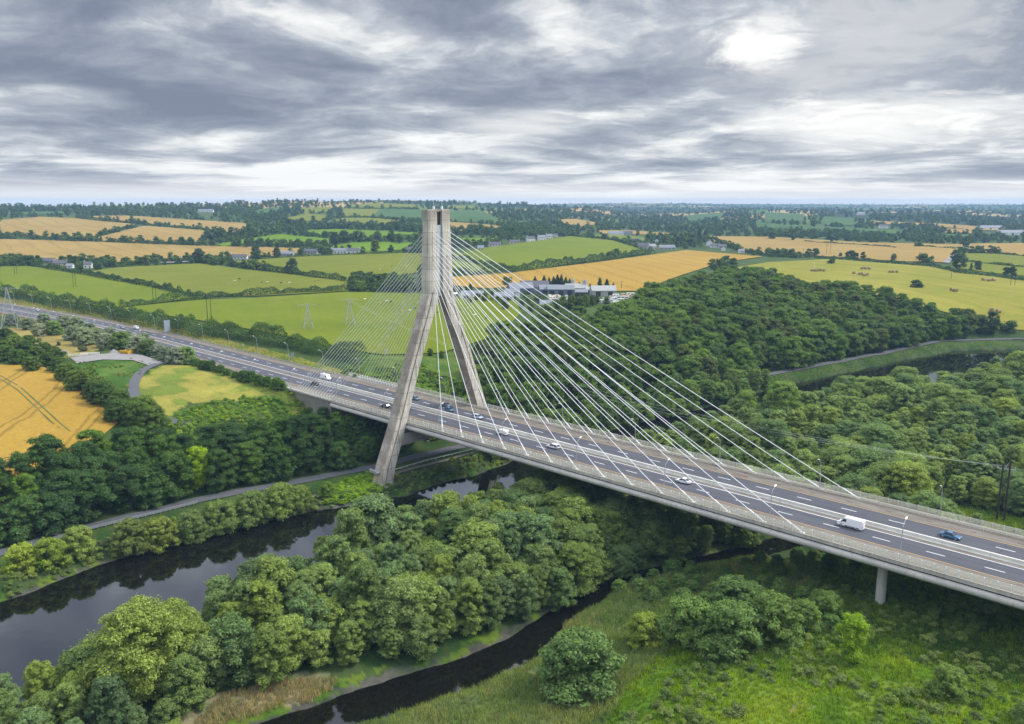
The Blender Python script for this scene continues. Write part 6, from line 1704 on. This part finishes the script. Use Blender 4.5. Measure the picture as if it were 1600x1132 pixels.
# turn so that x runs along the picture's depth axis; clouds flatten towards the horizon
dv = g.n('ShaderNodeVectorRotate', rotation_type='Z_AXIS'); g.l(tc, dv.inputs['Vector']); dv.inputs['Angle'].default_value = -math.atan2(sT, -cT)
sx = g.n('ShaderNodeSeparateXYZ'); g.l(dv.outputs[0], sx.inputs[0])
zz = g.math('MAXIMUM', sx.outputs[2], 0.0)
azi = g.math('ARCTAN2', sx.outputs[1], sx.outputs[0])
lo = g.math('LOGARITHM', g.math('ADD', zz, .022), 2.71828)
cx = g.n('ShaderNodeCombineXYZ'); g.l(g.math('MULTIPLY', azi, 5.4), cx.inputs[0]); g.l(g.math('MULTIPLY', lo, 2.75), cx.inputs[1])
P = cx.outputs[0]
warp = g.n('ShaderNodeTexNoise'); g.l(P, warp.inputs['Vector']); warp.inputs['Scale'].default_value = .9; warp.inputs['Detail'].default_value = 5
P2 = g.vmath('ADD', P, g.scalecol(g.vmath('SUBTRACT', warp.outputs['Color'], (.5, .5, .5)).outputs[0], .9)).outputs[0]
big = g.noise(g.mapping(P2, (.55, .50, 1), loc=CLOUD_LOC), 1.0, 2, .5)
med = g.noise(g.mapping(P2, (1.25, 1.35, 1), loc=(1.7, 5.2, 0)), 1.0, 9, .58)
fine = g.noise(g.mapping(P2, (4.2, 4.6, 1)), 1.0, 8, .62)
val = g.math('ADD', g.math('ADD', g.math('MULTIPLY', big, .55), g.math('MULTIPLY', med, .62)), g.math('MULTIPLY', fine, .13))
el = zz
# a heavy sheet overhead, broken bright rows lower down
val = g.math('ADD', val, g.rng(el, .03, .135, .04, -.07))
ramp = g.n('ShaderNodeValToRGB'); g.l(val, ramp.inputs[0]); cr = ramp.color_ramp
ST = [(.46, (.205, .235, .315)), (.54, (.265, .298, .375)), (.60, (.345, .378, .45)), (.645, (.45, .48, .54)), (.685, (.61, .635, .67)), (.725, (.80, .81, .81)), (.78, (.98, .98, .96))]
cr.elements[0].position = ST[0][0]; cr.elements[0].color = (*ST[0][1], 1)
cr.elements[1].position = ST[-1][0]; cr.elements[1].color = (*ST[-1][1], 1)
for p_, c_ in ST[1:-1]:
    e = cr.elements.new(p_); e.color = (*c_, 1)
col = ramp.outputs[0]
hz = g.rng(el, .002, .034, .8, 0.0)
col = g.mix(hz, col, HORIZON)
# breaks in the cloud where the sun shines through
def glow(u, v, wx, wz, amt, col, s=0.0):
    d = ray(u, v); d = d/np.linalg.norm(d); a = math.atan2(sT, -cT)
    rx = d[0]*math.cos(-a)-d[1]*math.sin(-a); ry = d[0]*math.sin(-a)+d[1]*math.cos(-a)
    dy = g.math('DIVIDE', g.math('SUBTRACT', sx.outputs[1], ry), wx); dz = g.math('DIVIDE', g.math('SUBTRACT', sx.outputs[2], d[2]), wz)
    q = g.math('ADD', g.math('MULTIPLY', dy, dy), g.math('MULTIPLY', dz, dz))
    q = g.math('ADD', q, g.math('MULTIPLY', g.math('SUBTRACT', med, .5), 7.0))
    q = g.math('ADD', q, g.math('MULTIPLY', g.math('SUBTRACT', fine, .5), 4.5))
    f = g.rng(q, -.6, 2.4, amt, 0.0)
    f = g.math('MULTIPLY', f, g.rng(sx.outputs[0], 0, .1, 0, 1))
    return g.mix(f, col, (1.05, 1.04, 1.0))
col = glow(1190, 58, .045, .022, 1.0, col); col = glow(1390, 190, .10, .022, .95, col); col = glow(1330, 60, .12, .05, .42, col)
col = glow(820, 190, .06, .012, .6, col)
# an overcast sky is brightest overhead
gain = g.math('MULTIPLY_ADD', g.math('ADD', g.math('MULTIPLY', g.rng(el, .235, .36, 0, 1), .7), g.math('MULTIPLY', g.rng(el, .40, .8, 0, 1), .3)), ZEN, 1.0)
b2 = g.n('ShaderNodeBackground'); g.l(col, b2.inputs[0]); g.l(gain, b2.inputs[1])
mx = g.n('ShaderNodeMixShader'); mx.inputs[0].default_value = .93
g.l(b1.outputs[0], mx.inputs[1]); g.l(b2.outputs[0], mx.inputs[2]); g.l(mx.outputs[0], wo.inputs[0])
wd.cycles.sampling_method = 'MANUAL'; wd.cycles.sample_map_resolution = 512
if HAZE:
    m, nt, out = newmat('haze'); g2 = N(nt)
    pv = g2.n('ShaderNodeVolumePrincipled'); pv.inputs['Color'].default_value = (.42, .68, 1.0, 1); pv.inputs['Density'].default_value = HAZE; pv.inputs['Anisotropy'].default_value = .0
    g2.l(pv.outputs[0], out.inputs['Volume'])
    mb = MB(); mb.box((CAM[0], CAM[1], 73), (21400, 21400, 154), math.atan2(sT, -cT)); hz = mb.build('haze', m); tag(hz, kind='stuff')
SC.view_settings.view_transform = 'Standard'; SC.view_settings.look = 'None'; SC.view_settings.gamma = 1; SC.view_settings.exposure = EXPO
SC.view_settings.use_curve_mapping = False
cy = SC.cycles; cy.max_bounces = 5; cy.diffuse_bounces = 3; cy.glossy_bounces = 3; cy.transmission_bounces = 3; cy.volume_bounces = 0; cy.transparent_max_bounces = 4
cy.use_denoising = True; cy.caustics_reflective = False; cy.caustics_refractive = False
SC.render.use_persistent_data = False
